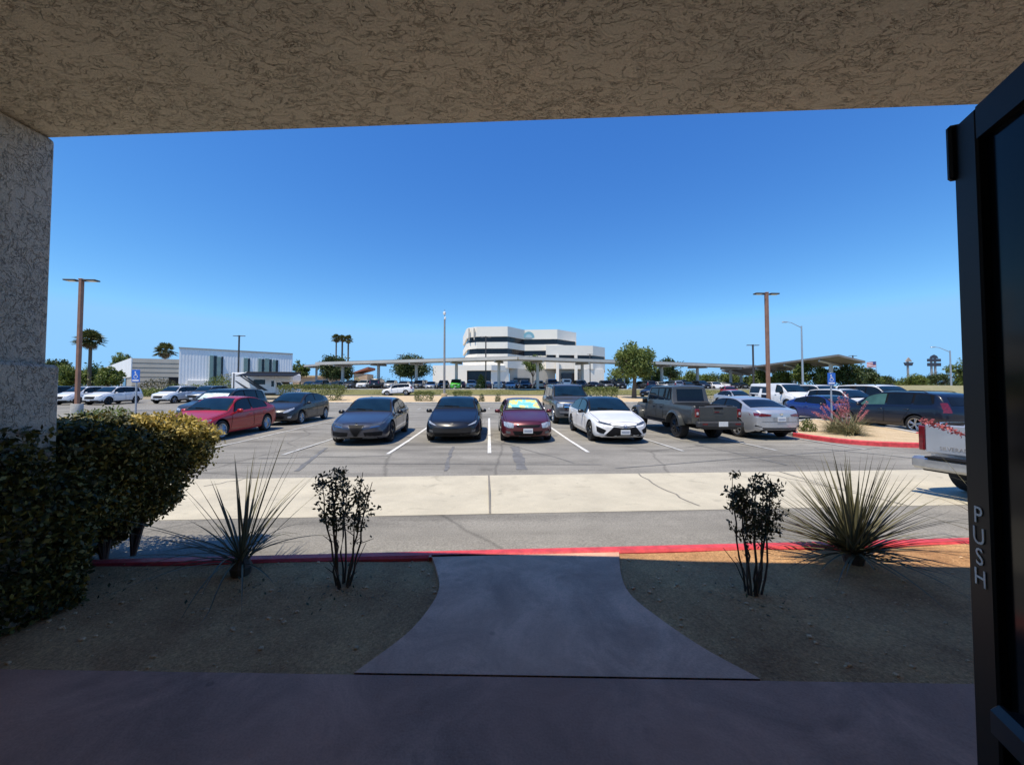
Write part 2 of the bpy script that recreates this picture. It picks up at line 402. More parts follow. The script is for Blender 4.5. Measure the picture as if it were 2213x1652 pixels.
# one base sheet to the horizon
M['earth'] = soil('dry_earth', (.36, .30, .21), (.24, .22, .13))
sheet('ground', M['earth'], -3000, 3000, -40, 5500, 300, 60, -.05)
sheet('parking_lot', M['asphalt'], -130, 130, 3.75, 39, 8, 1.5)
sheet('side_lane', M['asphalt_far'], -130, -24, 39, 47, 8, 2)
sheet('cross_lane', M['asphalt_far'], 22, 130, 39, 48, 8, 2)
sheet('gravel_strip', M['sand'], -24, 22, 39.15, 54.5, 2, 2, .06)
sheet('service_lane', M['asphalt_far'], -24, 22, 54.5, 57.8, 4, 2, .02)
sheet('far_parking_lot', M['asphalt_far'], -60, 75, 64.5, 112, 8, 4)
sheet('concrete_gutter', M['gutter'], -40, 40, 5.3, 7.8, 1.2, .4, .004)
# joints and cracks in the gutter, tar lines on the asphalt
def ribbon(name, mat, pts, wd, dz=.008):
    mb = MB(); P = []
    for i, p in enumerate(pts):
        q = Vector(pts[min(i + 1, len(pts) - 1)]) - Vector(pts[max(i - 1, 0)]); q.normalize(); n = Vector((-q.y, q.x))
        ww = wd[i] if isinstance(wd, list) else wd
        a = Vector(p) + n * ww / 2; b = Vector(p) - n * ww / 2
        P.append([(a.x, a.y, T(a.x, a.y) + dz), (b.x, b.y, T(b.x, b.y) + dz)])
    mb.grid(P); return fixn(mb.build(name, mat))
def gpt(px, py):
    r = ray(px, py); d = 2.0
    for _ in range(4000):
        k = d / r.y
        if HC + r.z * k <= T(r.x * k, d): break
        d += .02 + d * .002
    return (r.x * d / r.y, d)
def wob(a, b, n=8, amp=.03):
    a = Vector(a); b = Vector(b); q = (b - a).normalized(); nn = Vector((-q.y, q.x))
    return [tuple(a.lerp(b, i / n) + nn * random.uniform(-amp, amp) * (0 < i < n)) for i in range(n + 1)]
M['joint'] = plain('joint_dark', (.20, .185, .16), .9)  # dark tone for gutter joints and cracks
for i, u in enumerate((-18, -12, -6.1, 0.02, 6.2, 12.4, 18.5)):
    struct(ribbon('gutter_joint', M['joint'], [uv2w(u, 5.31), uv2w(u + random.uniform(-.02, .02), 7.79)], .03))
struct(ribbon('gutter_crack', M['joint'], wob(gpt(1380, 1023), gpt(1512, 1094), 9, .05), .03))
struct(ribbon('gutter_crack', M['joint'], wob(gpt(440, 1052), gpt(560, 1030), 7, .06), .025))
struct(ribbon('gutter_crack', M['joint'], wob(gpt(1640, 1020), gpt(1830, 1060), 8, .05), .02))
for a, b, wd in (((640, 1018), (705, 968), .12), ((1112, 965), (1128, 1015), .28), ((980, 965), (962, 1018), .10), ((1330, 1012), (1900, 968), .06), ((430, 1000), (1300, 1004), .05),
                 ((1000, 930), (1240, 1000), .04), ((1500, 960), (1700, 1005), .06), ((1760, 968), (1990, 992), .09), ((840, 985), (560, 990), .05)):
    struct(ribbon('tar_seal_line', M['tar'], wob(gpt(*a), gpt(*b), 10, .03), [wd * random.uniform(.55, 1.1) for _ in range(11)], .006))
# bay lines: two nose-to-nose rows, 2.74 m bays
for k in range(-9, 9):
    u = 0.02 + 2.74 * k
    old = k not in (-1, 0, 1)
    struct(ribbon('bay_line', M['lineold' if old else 'line'], [uv2w(u, 10.45), uv2w(u, 13), uv2w(u, 16), uv2w(u, 21.6)], .10, .010))
for k in range(-12, 14):
    u = 0.02 + 2.74 * k
    if k < -7 or k > 4: struct(ribbon('bay_line', M['lineold'], [uv2w(u, 31), uv2w(u, 38.6)], .10, .010))
    else: struct(ribbon('bay_line', M['lineold'], [uv2w(u, 29.5), uv2w(u, 31)], .10, .010))

# kerbs
def kerb(name, mat, pts, wd=.15, top=.12, label=None, cat=None):
    mb = MB(); P = []
    for i, p in enumerate(pts):
        q = Vector(pts[min(i + 1, len(pts) - 1)]) - Vector(pts[max(i - 1, 0)]); q.normalize(); n = Vector((-q.y, q.x))
        a = Vector(p) + n * wd / 2; b = Vector(p) - n * wd / 2; z = T(*p)
        P.append([(a.x, a.y, z - .06), (a.x, a.y, z + top - .02), (a.x - n.x * .02, a.y - n.y * .02, z + top), (b.x + n.x * .02, b.y + n.y * .02, z + top), (b.x, b.y, z + top - .02), (b.x, b.y, z - .06)])
    mb.grid(P)
    o = fixn(mb.build(name, mat)); return struct(o)
kerb('red_kerb', M['redkerb'], [uv2w(u, 3.67) for u in range(-16, 17, 2)], .125, .125)
kerb('strip_kerb', M['kerb'], [uv2w(u, 39.05) for u in range(-24, 23, 2)], .15, .13)
kerb('far_kerb', M['kerb'], [uv2w(u, 64.4) for u in range(-60, 75, 5)], .2, .2)

# planter soil, path and plaza in front of the entrance
PZ = .10
def soil_z(x, y): return .078 + .02 * math.sin(x * 2.1 + y) * math.cos(y * 2.7 + x * .6)
mb = MB(); P = []
for i in range(25):
    row = []
    for j in range(81):
        x = -10 + 20 * j / 80
        y0 = 1.6; y1 = (3.6 + x * SN) / CS
        y = y0 + (y1 - y0) * i / 24; row.append((x, y, soil_z(x, y)))
    P.append(row)
mb.grid(P); struct(fixn(mb.build('planter_soil', M['soil'], smooth=40)))
pa, pb = atz(0, 1443, PZ), atz(2110, 1475, PZ)
sl_ = (pb.y - pa.y) / (pb.x - pa.x)
def plaza_y(x): return pa.y + sl_ * (x - pa.x) - .006
def soft(poly, n=6):                    # Catmull-Rom through the points
    out = []
    for i in range(len(poly) - 1):
        p0, p1, p2, p3 = [Vector(poly[max(0, min(len(poly) - 1, i + k))]) for k in (-1, 0, 1, 2)]
        for k in range(n):
            t = k / n
            out.append(tuple(.5 * ((2 * p1) + (-p0 + p2) * t + (2 * p0 - 5 * p1 + 4 * p2 - p3) * t * t + (-p0 + 3 * p1 - 3 * p2 + p3) * t ** 3)))
    out.append(tuple(poly[-1])); return out
Lp = soft([atz(*p, PZ).xy for p in ((930, 1194), (944, 1232), (949, 1270), (930, 1310), (878, 1370), (766, 1453))])
Rp = soft([atz(*p, PZ).xy for p in ((1338, 1194), (1342, 1240), (1362, 1284), (1424, 1335), (1520, 1400), (1642, 1466))])
Lp[0] = (Lp[0][0], (3.585 + Lp[0][0] * SN) / CS); Rp[0] = (Rp[0][0], (3.585 + Rp[0][0] * SN) / CS)
Lp[-1] = (Lp[-1][0], plaza_y(Lp[-1][0]) + .008); Rp[-1] = (Rp[-1][0], plaza_y(Rp[-1][0]) + .008)
mb = MB()
NP = len(Lp)
P = [[Vector((*Lp[i], PZ + .004)).lerp(Vector((*Rp[i], PZ + .004)), j / 6) for j in range(7)] for i in range(NP)]
mb.grid(P)
mb.grid([[(*p, PZ + .004), (*p, 0)] for p in Lp]); mb.grid([[(*p, PZ + .004), (*p, 0)] for p in Rp])
struct(fixn(mb.build('entrance_path', M['path'])))
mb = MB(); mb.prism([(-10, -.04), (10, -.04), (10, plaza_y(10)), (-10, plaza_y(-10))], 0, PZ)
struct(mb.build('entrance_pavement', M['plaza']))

# ------------------------------------------------------------------ the entrance building round the camera
ent = thing('entrance_building', 'stucco entrance with low textured soffit overhead, left pillar and open black glass door', 'building', (0, 0, 0))
sa, sb = at(0, 290, 2.68), at(2130, 210, 2.347)
SZ = 3.44
def sof_y(x): return sa.y + (sb.y - sa.y) / (sb.x - sa.x) * (x - sa.x)
mb = MB(); P = []
NX, NY = 60, 30
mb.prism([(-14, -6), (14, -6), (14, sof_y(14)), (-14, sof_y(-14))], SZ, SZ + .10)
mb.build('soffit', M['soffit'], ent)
mb = MB()
mb.box((-7.6, -.17, 1.77), (13.2, .25, 3.33)); mb.box((7.33, -.17, 1.77), (13.2, .25, 3.33)); mb.box((-.135, -.17, 2.88), (1.727, .25, 1.10))
mb.build('wall', M['unseen_wallint'], ent)
mb = MB(); mb.box((-1.4, -3, 1.77), (.2, 5.4, 3.33)); mb.box((1.3, -3, 1.77), (.2, 5.4, 3.33)); mb.box((-.05, -5.6, 1.77), (2.4, .2, 3.33)); mb.box((-.05, -3, .05), (2.5, 5.4, .1))
mb.build('unseen_vestibule_wall', M['unseen_wallint'], ent)
# pillar with its wider plinth
PXR = -3.30
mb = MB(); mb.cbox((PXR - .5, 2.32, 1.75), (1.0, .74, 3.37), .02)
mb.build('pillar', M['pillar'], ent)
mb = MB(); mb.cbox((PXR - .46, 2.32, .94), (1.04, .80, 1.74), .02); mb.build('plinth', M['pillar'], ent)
# door leaf, open towards the lot; local x runs from the free edge to the hinge
fe = at(2086, 272, .86); ang = math.atan2(-.925, -.38)
dl = bpy.data.objects.new('door', None)
mb = MB(); DW, DH = .93, 2.1
zb_, zt_ = PZ + .02, fe.z
mb.cbox((.035, 0, (zb_ + zt_) / 2), (.07, .044, zt_ - zb_), .004); mb.cbox((DW - .035, 0, (zb_ + zt_) / 2), (.07, .044, zt_ - zb_), .004)
mb.box((DW / 2, 0, zt_ - .035), (DW - .142, .044, .07)); mb.box((DW / 2, 0, zb_ + .11), (DW - .142, .044, .22))
mb.box((.0735, .016, (zb_ + zt_) / 2), (.006, .012, zt_ - zb_ - .3)); 
dl = mb.build('door', M['black'], ent); dl.location = (fe.x, fe.y, 0); dl.rotation_euler = (0, 0, ang)
mb = MB(); mb.box((DW / 2, 0, (zb_ + .22 + zt_ - .07) / 2), (DW - .14, .012, zt_ - zb_ - .29)); mb.build('door_glass', M['doorglass'], dl)
def text_mesh(txt, size, depth=.002):
    cu = bpy.data.curves.new('lettering', 'FONT'); cu.body = txt; cu.size = size; cu.extrude = depth; cu.align_x = 'CENTER'; cu.align_y = 'CENTER'
    o = bpy.data.objects.new('lettering', cu); COL.objects.link(o)
    bpy.context.view_layer.update()
    me = bpy.data.meshes.new_from_object(o.evaluated_get(bpy.context.evaluated_depsgraph_get()))
    bpy.data.objects.remove(o); return me
Xr = Matrix.Rotation(PI / 2, 4, 'X')
mb = MB()
for ch, z in zip('PUSH', (1.336, 1.291, 1.246, 1.201)):
    me = text_mesh(ch, .052, .0006)
    Mx = Matrix.Translation((.036, -.0232, z)) @ Xr
    mb.add([Mx @ v.co for v in me.vertices], [list(p.vertices) for p in me.polygons])
mb.build('lettering', M['letter'], dl)
mb = MB(); mb.cbox((.50, -.075, .985), (.68, .03, .065), .012); mb.cbox((.19, -.045, .985), (.06, .06, .05), .01); mb.cbox((.81, -.045, .985), (.06, .06, .05), .01)
M['barblue'] = plain('push_bar_metal', (.02, .02, .022), .3, .3, .2, 6, spec=.4)
mb.build('push_bar', M['barblue'], dl, smooth=30)
mb = MB(); mb.cbox((.002, -.004, zt_ - .06), (.016, .058, .13), .005); mb.build('pivot', M['black'], dl)

# ------------------------------------------------------------------ cars
def sm(pts, s, w=.05):
    return sum(lerp(pts, s + k * w) * c for k, c in ((-2, 1), (-1, 2), (0, 3), (1, 2), (2, 1))) / 9
def scale_pts(pts, ks, kz): return [(a * ks, b * kz) for a, b in pts]
TPL = {
 'sedan': dict(L=4.64, H=1.44, W=1.83, ax=(.93, 3.62), r=.335,
   top=[(0, .55), (.03, .62), (.12, .68), (.3, .73), (.7, .81), (1.15, .89), (1.36, .945), (1.75, 1.19), (2.08, 1.37), (2.4, 1.43), (2.8, 1.44), (3.2, 1.405), (3.5, 1.315), (3.85, 1.17), (4.15, 1.065), (4.5, 1.04), (4.6, 1.0), (4.64, .88)],
   belt=[(0, .5), (.2, .66), (1.2, .85), (2, .90), (3.5, .96), (4.2, .99), (4.5, .97), (4.64, .80)],
   bot=[(0, .27), (.12, .20), (.8, .18), (4.1, .19), (4.5, .28), (4.64, .36)],
   plan=[(0, .74), (.06, .80), (.25, .87), (.9, .91), (3.6, .915), (4.2, .885), (4.55, .83), (4.64, .77)], tum=.42,
   ws=(1.44, 2.13), rw=(3.42, 4.06), win=[(1.62, 2.66), (2.74, 3.72)], doors=[(1.36, 2.68, 1.5, 2.68), (2.72, 3.28, 2.72, 3.62)]),
 'suv': dict(L=4.65, H=1.68, W=1.85, ax=(.9, 3.6), r=.36,
   top=[(0, .66), (.03, .76), (.1, .86), (.3, .95), (.7, 1.02), (1.05, 1.08), (1.2, 1.12), (1.6, 1.40), (1.95, 1.61), (2.2, 1.66), (2.7, 1.68), (3.6, 1.66), (4.1, 1.60), (4.3, 1.5), (4.48, 1.22), (4.58, 1.08), (4.63, .98), (4.65, .8)],
   belt=[(0, .6), (.2, .84), (1.1, 1.0), (2, 1.04), (3.6, 1.10), (4.3, 1.14), (4.6, 1.0), (4.65, .75)],
   bot=[(0, .34), (.12, .26), (.8, .22), (3.9, .23), (4.45, .34), (4.65, .44)],
   plan=[(0, .76), (.06, .82), (.25, .89), (.9, .92), (3.6, .925), (4.2, .90), (4.55, .85), (4.65, .80)], tum=.30,
   ws=(1.28, 2.0), rw=None, win=[(1.42, 2.46), (2.54, 3.42), (3.50, 4.12)], doors=[(1.24, 2.48, 1.36, 2.48), (2.52, 3.12, 2.52, 3.46)]),
 'bigsuv': dict(L=5.3, H=1.94, W=2.03, ax=(.98, 4.1), r=.41,
   top=[(0, .85), (.02, 1.0), (.08, 1.08), (.3, 1.13), (.9, 1.19), (1.3, 1.24), (1.45, 1.28), (1.85, 1.60), (2.15, 1.82), (2.45, 1.91), (3.0, 1.94), (4.3, 1.93), (4.95, 1.88), (5.08, 1.78), (5.2, 1.35), (5.26, 1.2), (5.3, .9)],
   belt=[(0, .8), (.2, 1.05), (1.3, 1.17), (2, 1.2), (4.3, 1.24), (5.1, 1.26), (5.26, 1.12), (5.3, .85)],
   bot=[(0, .40), (.1, .32), (.9, .28), (4.5, .30), (5.1, .40), (5.3, .48)],
   plan=[(0, .90), (.05, .95), (.25, .98), (.9, 1.01), (4.3, 1.015), (5.0, .98), (5.25, .94), (5.3, .90)], tum=.22,
   ws=(1.52, 2.22), rw=None, win=[(1.7, 2.78), (2.86, 3.82), (3.92, 4.85)], doors=[(1.5, 2.8, 1.6, 2.8), (2.84, 3.6, 2.84, 3.86)]),
 'hatch': dict(L=4.48, H=1.49, W=1.75, ax=(.9, 3.6), r=.32,
   top=[(0, .58), (.03, .66), (.12, .73), (.4, .82), (.85, .93), (1.05, .985), (1.5, 1.24), (1.95, 1.44), (2.25, 1.49), (2.6, 1.485), (3.2, 1.42), (3.8, 1.29), (4.15, 1.18), (4.3, 1.10), (4.42, .98), (4.48, .8)],
   belt=[(0, .52), (.2, .7), (1.0, .90), (2, .97), (3.4, 1.04), (4.1, 1.07), (4.4, .95), (4.48, .76)],
   bot=[(0, .26), (.12, .19), (.8, .17), (4.0, .18), (4.4, .30), (4.48, .38)],
   plan=[(0, .68), (.08, .76), (.3, .83), (.9, .87), (3.4, .875), (4.0, .84), (4.4, .78), (4.48, .72)], tum=.40,
   ws=(1.13, 1.98), rw=(3.75, 4.12), win=[(1.32, 2.45), (2.53, 3.55)], doors=[(1.1, 2.47, 1.25, 2.47), (2.51, 3.15, 2.51, 3.5)]),
 'coupe': dict(L=4.42, H=1.40, W=1.755, ax=(.9, 3.6), r=.325,
   top=[(0, .54), (.03, .63), (.1, .69), (.35, .76), (.8, .86), (1.12, .93), (1.28, .97), (1.65, 1.2), (1.98, 1.36), (2.3, 1.40), (2.7, 1.395), (3.2, 1.32), (3.7, 1.17), (4.1, 1.04), (4.3, 1.01), (4.4, .93), (4.42, .8)],
   belt=[(0, .5), (.2, .66), (1.2, .86), (2, .90), (3.4, .96), (4.1, .97), (4.38, .88), (4.42, .74)],
   bot=[(0, .25), (.12, .19), (.8, .18), (4.0, .19), (4.3, .28), (4.42, .36)],
   plan=[(0, .70), (.08, .77), (.3, .84), (.9, .875), (3.5, .875), (4.0, .85), (4.35, .79), (4.42, .73)], tum=.42,
   ws=(1.36, 2.02), rw=(3.3, 3.95), win=[(1.55, 2.75), (2.83, 3.55)], doors=[(1.3, 2.78, 1.45, 2.85)]),
 'pickup': dict(L=5.8, H=1.92, W=2.02, ax=(.98, 4.55), r=.42,
   top=[(0, .9), (.02, 1.05), (.08, 1.12), (.3, 1.17), (1.0, 1.22), (1.4, 1.26), (1.5, 1.3), (1.9, 1.6), (2.2, 1.83), (2.45, 1.90), (2.9, 1.92), (3.5, 1.90), (3.68, 1.84), (3.82, 1.5), (3.88, 1.3), (3.95, 1.28), (5.7, 1.29), (5.78, 1.27), (5.8, 1.15)],
   belt=[(0, .85), (.2, 1.08), (1.3, 1.19), (2, 1.22), (3.6, 1.25), (3.95, 1.25), (5.7, 1.26), (5.8, 1.1)],
   bot=[(0, .46), (.1, .40), (.9, .34), (4.6, .38), (5.5, .46), (5.8, .52)],
   plan=[(0, .88), (.05, .94), (.25, .98), (.9, 1.0), (5.4, 1.0), (5.7, .985), (5.8, .97)], tum=.24,
   ws=(1.56, 2.25), rw=None, win=[(1.75, 2.75), (2.83, 3.62)], doors=[(1.5, 2.77, 1.6, 2.77), (2.81, 3.72, 2.81, 3.74)]),
 'jeep': dict(L=5.54, H=1.88, W=1.74, ax=(.75, 4.24), r=.44,
   top=[(0, .95), (.02, 1.08), (.1, 1.12), (.6, 1.15), (1.3, 1.18), (1.45, 1.2), (1.6, 1.45), (1.78, 1.80), (1.9, 1.86), (2.6, 1.88), (3.6, 1.88), (3.74, 1.86), (3.8, 1.7), (3.83, 1.28), (3.9, 1.22), (5.45, 1.22), (5.53, 1.21), (5.54, 1.1)],
   belt=[(0, .9), (.2, 1.08), (1.4, 1.16), (2, 1.18), (3.8, 1.2), (3.95, 1.19), (5.5, 1.19), (5.54, 1.05)],
   bot=[(0, .62), (.1, .58), (.9, .5), (4.6, .52), (5.4, .58), (5.54, .6)],
   plan=[(0, .62), (.3, .66), (1.4, .76), (1.6, .78), (5.4, .78), (5.5, .775), (5.54, .77)], tum=.13,
   ws=(1.5, 1.8), rw=None, win=[(1.68, 2.6), (2.68, 3.2), (3.27, 3.7)], doors=[(1.5, 2.62, 1.5, 2.62), (2.66, 3.22, 2.66, 3.24)]),
 'van': dict(L=5.6, H=2.05, W=2.0, ax=(.9, 4.3), r=.38,
   top=[(0, .85), (.02, .98), (.1, 1.06), (.4, 1.16), (.75, 1.26), (.95, 1.34), (1.4, 1.72), (1.75, 1.96), (2.0, 2.02), (2.6, 2.05), (5.2, 2.04), (5.45, 2.0), (5.55, 1.8), (5.6, 1.2), (5.6, .9)],
   belt=[(0, .8), (.2, 1.0), (.9, 1.2), (2, 1.24), (5.3, 1.24), (5.6, 1.0)],
   bot=[(0, .36), (.1, .3), (.8, .28), (4.6, .3), (5.4, .38), (5.6, .42)],
   plan=[(0, .86), (.05, .92), (.3, .97), (.9, 1.0), (5.3, 1.0), (5.55, .97), (5.6, .95)], tum=.14,
   ws=(1.0, 1.75), rw=None, win=[(1.3, 2.2)], doors=[(1.0, 2.25, 1.1, 2.25)]),
}
class Shape:
    def __init__(s, kind, L=None, H=None, W=None, bow=(.34, .22), **over):
        t = TPL[kind]; s.kind = kind
        s.L = L or t['L']; s.H = H or t['H']; s.W = W or t['W']
        a, c, e = s.L / t['L'], s.H / t['H'], s.W / t['W']
        for k in ('top', 'belt', 'bot'): setattr(s, k, scale_pts(over.get(k, t[k]), a, c))
        s.plan = scale_pts(t['plan'], a, e); s.tum = over.get('tum', t['tum'])
        s.ax = over.get('ax') or [v * a for v in t['ax']]; s.r = over.get('r', t['r']); s.bow = bow
        s.ws = [v * a for v in t['ws']]; s.rw = [v * a for v in t['rw']] if t['rw'] else None
        s.win = [(p * a, q * a) for p, q in t['win']]; s.doors = [tuple(v * a for v in d) for d in t['doors']]
        s.hwm = max(p[1] for p in s.plan)
        s.sharp = kind in ('jeep',)
    def base(s, q):
        w_ = .02 if s.sharp else .045
        zt = sm(s.top, q, w_); zb = lerp(s.bot, q); hw = sm(s.plan, q, .04); zl = min(sm(s.belt, q, .05), zt - .035)
        return zt, zb, hw, zl
    def corner(s, q):
        zt, zb, hw, zl = s.base(q); h = zt - zl
        return .93 * hw - .012 - s.tum * h
    def green(s, q, f):
        zt, zb, hw, zl = s.base(q); h = zt - zl
        return (.93 * hw - .012 - s.tum * h * f, zl + h * f)
    def sec(s, q):
        zt, zb, hw, zl = s.base(q); h = zt - zl; d = zl - zb
        k = .95 if s.sharp else .93
        yc = .93 * hw - .012 - s.tum * h
        rc = min(.07, h * .35)
        half = [(.42 * hw, zb), (.80 * hw, zb), (.93 * hw, zb + .03), (.985 * hw, zb + .14 * d + .03), (hw, zb + .42 * d), (.995 * hw, zb + .62 * d), (.985 * hw, zb + .80 * d),
                (.965 * hw, zl - .05 * d - .01), (k * hw, zl), (.93 * hw - .012 - s.tum * h * .3, zl + .3 * h), (.93 * hw - .012 - s.tum * h * .62, zl + .62 * h), (yc + .004, zl + .88 * h),
                (yc - rc * .35, zt - rc * .22), (yc - rc * 1.4, zt - .004), (.5 * yc, zt + .012), (0, zt + .018)]
        return half
    def warp(s, x, q):
        f = (abs(x) / s.hwm) ** 2.3
        a = max(0, 1 - q / .95) ** 2 if q < .95 else 0
        e = (s.L - q); b = max(0, 1 - e / .8) ** 2 if e < .8 else 0
        return q + s.bow[0] * f * a - s.bow[1] * f * b
def make_body(sh, paint_m, roof_m=None, clad=0, bed=None):
    L = sh.L
    st = [0, .012, .035, .07, .12, .2, .3] + [.3 + (L - .6) * i / 46 for i in range(1, 46)] + [L - .3, L - .2, L - .12, L - .07, L - .035, L - .012, L]
    rings = []
    for q in st:
        half = sh.sec(q)
        ring = [(x, z) for x, z in half] + [(-x, z) for x, z in half[-2::-1]]
        rings.append((q, ring))
    n = len(rings[0][1]); mb = MB()
    vs = []
    for q, ring in rings: vs += [(x, sh.warp(x, q) - L / 2, z) for x, z in ring]
    fs = []
    for i in range(len(rings) - 1):
        for k in range(n): fs.append((i * n + k, i * n + (k + 1) % n, (i + 1) * n + (k + 1) % n, (i + 1) * n + k))
    mb.add(vs, fs)
    for end in (0, len(rings) - 1):
        q, ring = rings[end]
        cz = sum(p[1] for p in ring) / n; prev = [end * n + k for k in range(n)]
        for f in (.8, .6, .4, .2):
            o = len(mb.v)
            for x, z in ring:
                xx = x * f; zz = cz + (z - cz) * f
                bulge = .03 * (1 - f * f) * (1 if end == 0 else -.5)
                mb.v.append((xx, sh.warp(xx, q) - L / 2 - bulge, zz))
            for k in range(n): mb.f.append([prev[k], prev[(k + 1) % n], o + (k + 1) % n, o + k]); mb.m.append(0)
            prev = [o + k for k in range(n)]
        mb.f.append(prev); mb.m.append(0)
    o = mb.build('body', [paint_m, M['under'], roof_m or paint_m, M['cladding']])
    fixn(o)
    cut = MB()
    for a in sh.ax:
        for sgn in (-1, 1):
            c = (sgn * (sh.hwm - .02), a - L / 2, sh.r + .02)
            cut.lathe_x([(-.30, .001), (-.30, sh.r * 1.13), (.30, sh.r * 1.13), (.30, .001)], 28, 0, c)
    if bed: cut.box(((0), (bed[0] + bed[1]) / 2 - L / 2, bed[2] + 1), (bed[3] * 2, bed[1] - bed[0], 2.0))
    co_ = cut.build('cut', M['under']); bmc = bmesh.new(); bmc.from_mesh(co_.data); bmesh.ops.remove_doubles(bmc, verts=bmc.verts[:], dist=.0015); bmesh.ops.recalc_face_normals(bmc, faces=bmc.faces[:]); bmc.to_mesh(co_.data); bmc.free()
    md = o.modifiers.new('b', 'BOOLEAN'); md.operation = 'DIFFERENCE'; md.object = co_; md.solver = 'EXACT'
    bpy.context.view_layer.update()
    me = bpy.data.meshes.new_from_object(o.evaluated_get(bpy.context.evaluated_depsgraph_get()))
    o.modifiers.clear(); o.data = me; bpy.data.objects.remove(co_)
    while len(me.materials) < 4: me.materials.append(None)
    for i, m in enumerate([paint_m, M['under'], roof_m or paint_m, M['cladding']]): me.materials[i] = m
    for p in me.polygons:
        c = p.center; mi = 0
        for a in sh.ax:
            dd = math.hypot(c.y - (a - L / 2), c.z - sh.r - .02)
            if dd < sh.r * 1.135 and abs(c.x) < sh.hwm - .004 and (dd > sh.r * 1.05 or abs(c.x) < sh.hwm - .2): mi = 1
        if p.normal.z < -.75 and c.z < .6: mi = 1
        if bed and bed[0] - L / 2 - .02 < c.y < bed[1] - L / 2 + .02 and abs(c.x) < bed[3] + .01 and c.z < sh.H * .7 and c.z >= bed[2] - .02 and (abs(abs(c.x) - bed[3]) < .01 or abs(c.z - bed[2]) < .01 or abs(c.y + L / 2 - bed[0]) < .01 or abs(c.y + L / 2 - bed[1]) < .01): mi = 3
        if roof_m and mi == 0:
            q = c.y + L / 2
            if sh.ws[0] + .1 < q < (sh.rw[1] if sh.rw else L - .2):
                zt, zb, hw, zl = sh.base(q)
                if c.z > zl + .10 * (zt - zl): mi = 2
        if clad and mi == 0 and c.z < clad and abs(p.normal.z) < .9: mi = 3
        p.material_index = mi
    me.polygons.foreach_set('use_smooth', [True] * len(me.polygons)); me.set_sharp_from_angle(angle=R(38)); me.update()
    return o
def resample(A, n):
    A = [Vector(p) for p in A]
    if len(A) == 1: return [A[0]] * (n + 1)
    out = []
    for i in range(n + 1):
        t = i / n * (len(A) - 1); k = min(int(t), len(A) - 2); out.append(A[k].lerp(A[k + 1], t - k))
    return out
class Car:
    def __init__(c, sh, root, body):
        c.sh = sh; c.root = root; c.body = body
        c.bvh = BVHTree.FromPolygons([v.co[:] for v in body.data.vertices], [list(p.vertices) for p in body.data.polygons])
    def shoot(c, plane, p, off):
        L = c.sh.L
        if plane == 'front': o, d = Vector((p[0], -L / 2 - 2, p[1])), Vector((0, 1, 0))
        elif plane == 'rear': o, d = Vector((p[0], L / 2 + 2, p[1])), Vector((0, -1, 0))
        elif plane == 'top': o, d = Vector((p[0], p[1] - L / 2, 4)), Vector((0, 0, -1))
        elif plane == 'right': o, d = Vector((3, p[0] - L / 2, p[1])), Vector((-1, 0, 0))
        else: o, d = Vector((-3, p[0] - L / 2, p[1])), Vector((1, 0, 0))
        h = c.bvh.ray_cast(o, d)
        if h[0] is None:
            h = c.bvh.find_nearest(o + d * (2 if plane in ('front', 'rear') else 2.1))
        return h[0] - d * off
    def patch(c, name, mat, plane, A, B, off=.006, n=10, m=5, parent=None, mb=None, mi=0):
        A = resample(A, n); B = resample(B, n)
        P = [[c.shoot(plane, A[i].lerp(B[i], j / m), off) for j in range(m + 1)] for i in range(n + 1)]
        own = mb is None
        if own: mb = MB()
        mb.grid(P, mi)
        if own: return mb.build(name, mat, parent or c.root, smooth=60)
    def mirror(c, name, mat, plane, A, B, **k):      # the same patch on both sides, two objects
        r = c.patch(name, mat, plane, A, B, **k)
        l = c.patch(name, mat, plane, [(-p[0], p[1]) for p in A], [(-p[0], p[1]) for p in B], **k)
        return r, l
def gpatch(c, mb, sgn, s0b, s1b, s0t, s1t, f0, f1, off, n=12, m=5, mi=0):
    P = []
    for i in range(n + 1):
        row = []
        for j in range(m + 1):
            g = j / m; q = (s0b + (s1b - s0b) * i / n) * (1 - g) + (s0t + (s1t - s0t) * i / n) * g
            f = f0 + (f1 - f0) * g
            x, z = c.sh.green(q, f); x += off
            row.append((sgn * x, c.sh.warp(x, q) - c.sh.L / 2, z + off * .3))
        P.append(row)
    mb.grid(P, mi)
WHEELS = {}
def wheel_mesh(r, wd, spokes, dark):
    k = (r, spokes, dark)
    if k in WHEELS: return WHEELS[k]
    t = MB(); ri = r * .68
    t.lathe_x([(-wd / 2, ri), (-wd / 2, r * .93), (-wd / 2 + .025, r * .99), (0, r), (wd / 2 - .025, r * .99), (wd / 2, r * .93), (wd / 2 + .003, r * .8), (wd / 2 - .01, ri)], 28)
    a = MB(); x0 = wd / 2
    a.lathe_x([(x0 - .012, ri + .004), (x0 + .004, ri), (x0 - .004, ri * .92), (x0 - .07, ri * .88)], 28, 0)
    a.lathe_x([(x0 - .08, ri * .9), (x0 - .08, .001)], 28, 1)
    a.lathe_x([(x0 - .05, r * .17), (x0 - .005, r * .15), (x0, .001)], 16, 0)
    for i in range(spokes):
        an = 2 * PI * i / spokes + .2
        for dlt in (-.09, .09):
            v = [Vector((x0 - .02, math.cos(an + dlt * k2) * rr, math.sin(an + dlt * k2) * rr)) for rr, k2 in ((r * .13, .5), (ri * .93, 1.6))]
            a.tube(v, [.024 * r / .33, .02 * r / .33], 6, 0, True)
    to = t.build('wheel', M['tyre'], None, smooth=40); fixn(to)
    ao = a.build('rim', [M['alloydark'] if dark else M['alloy'], M['under']], None, smooth=40); fixn(ao)
    WHEELS[k] = (to.data, ao.data); bpy.data.objects.remove(to); bpy.data.objects.remove(ao)
    return WHEELS[k]
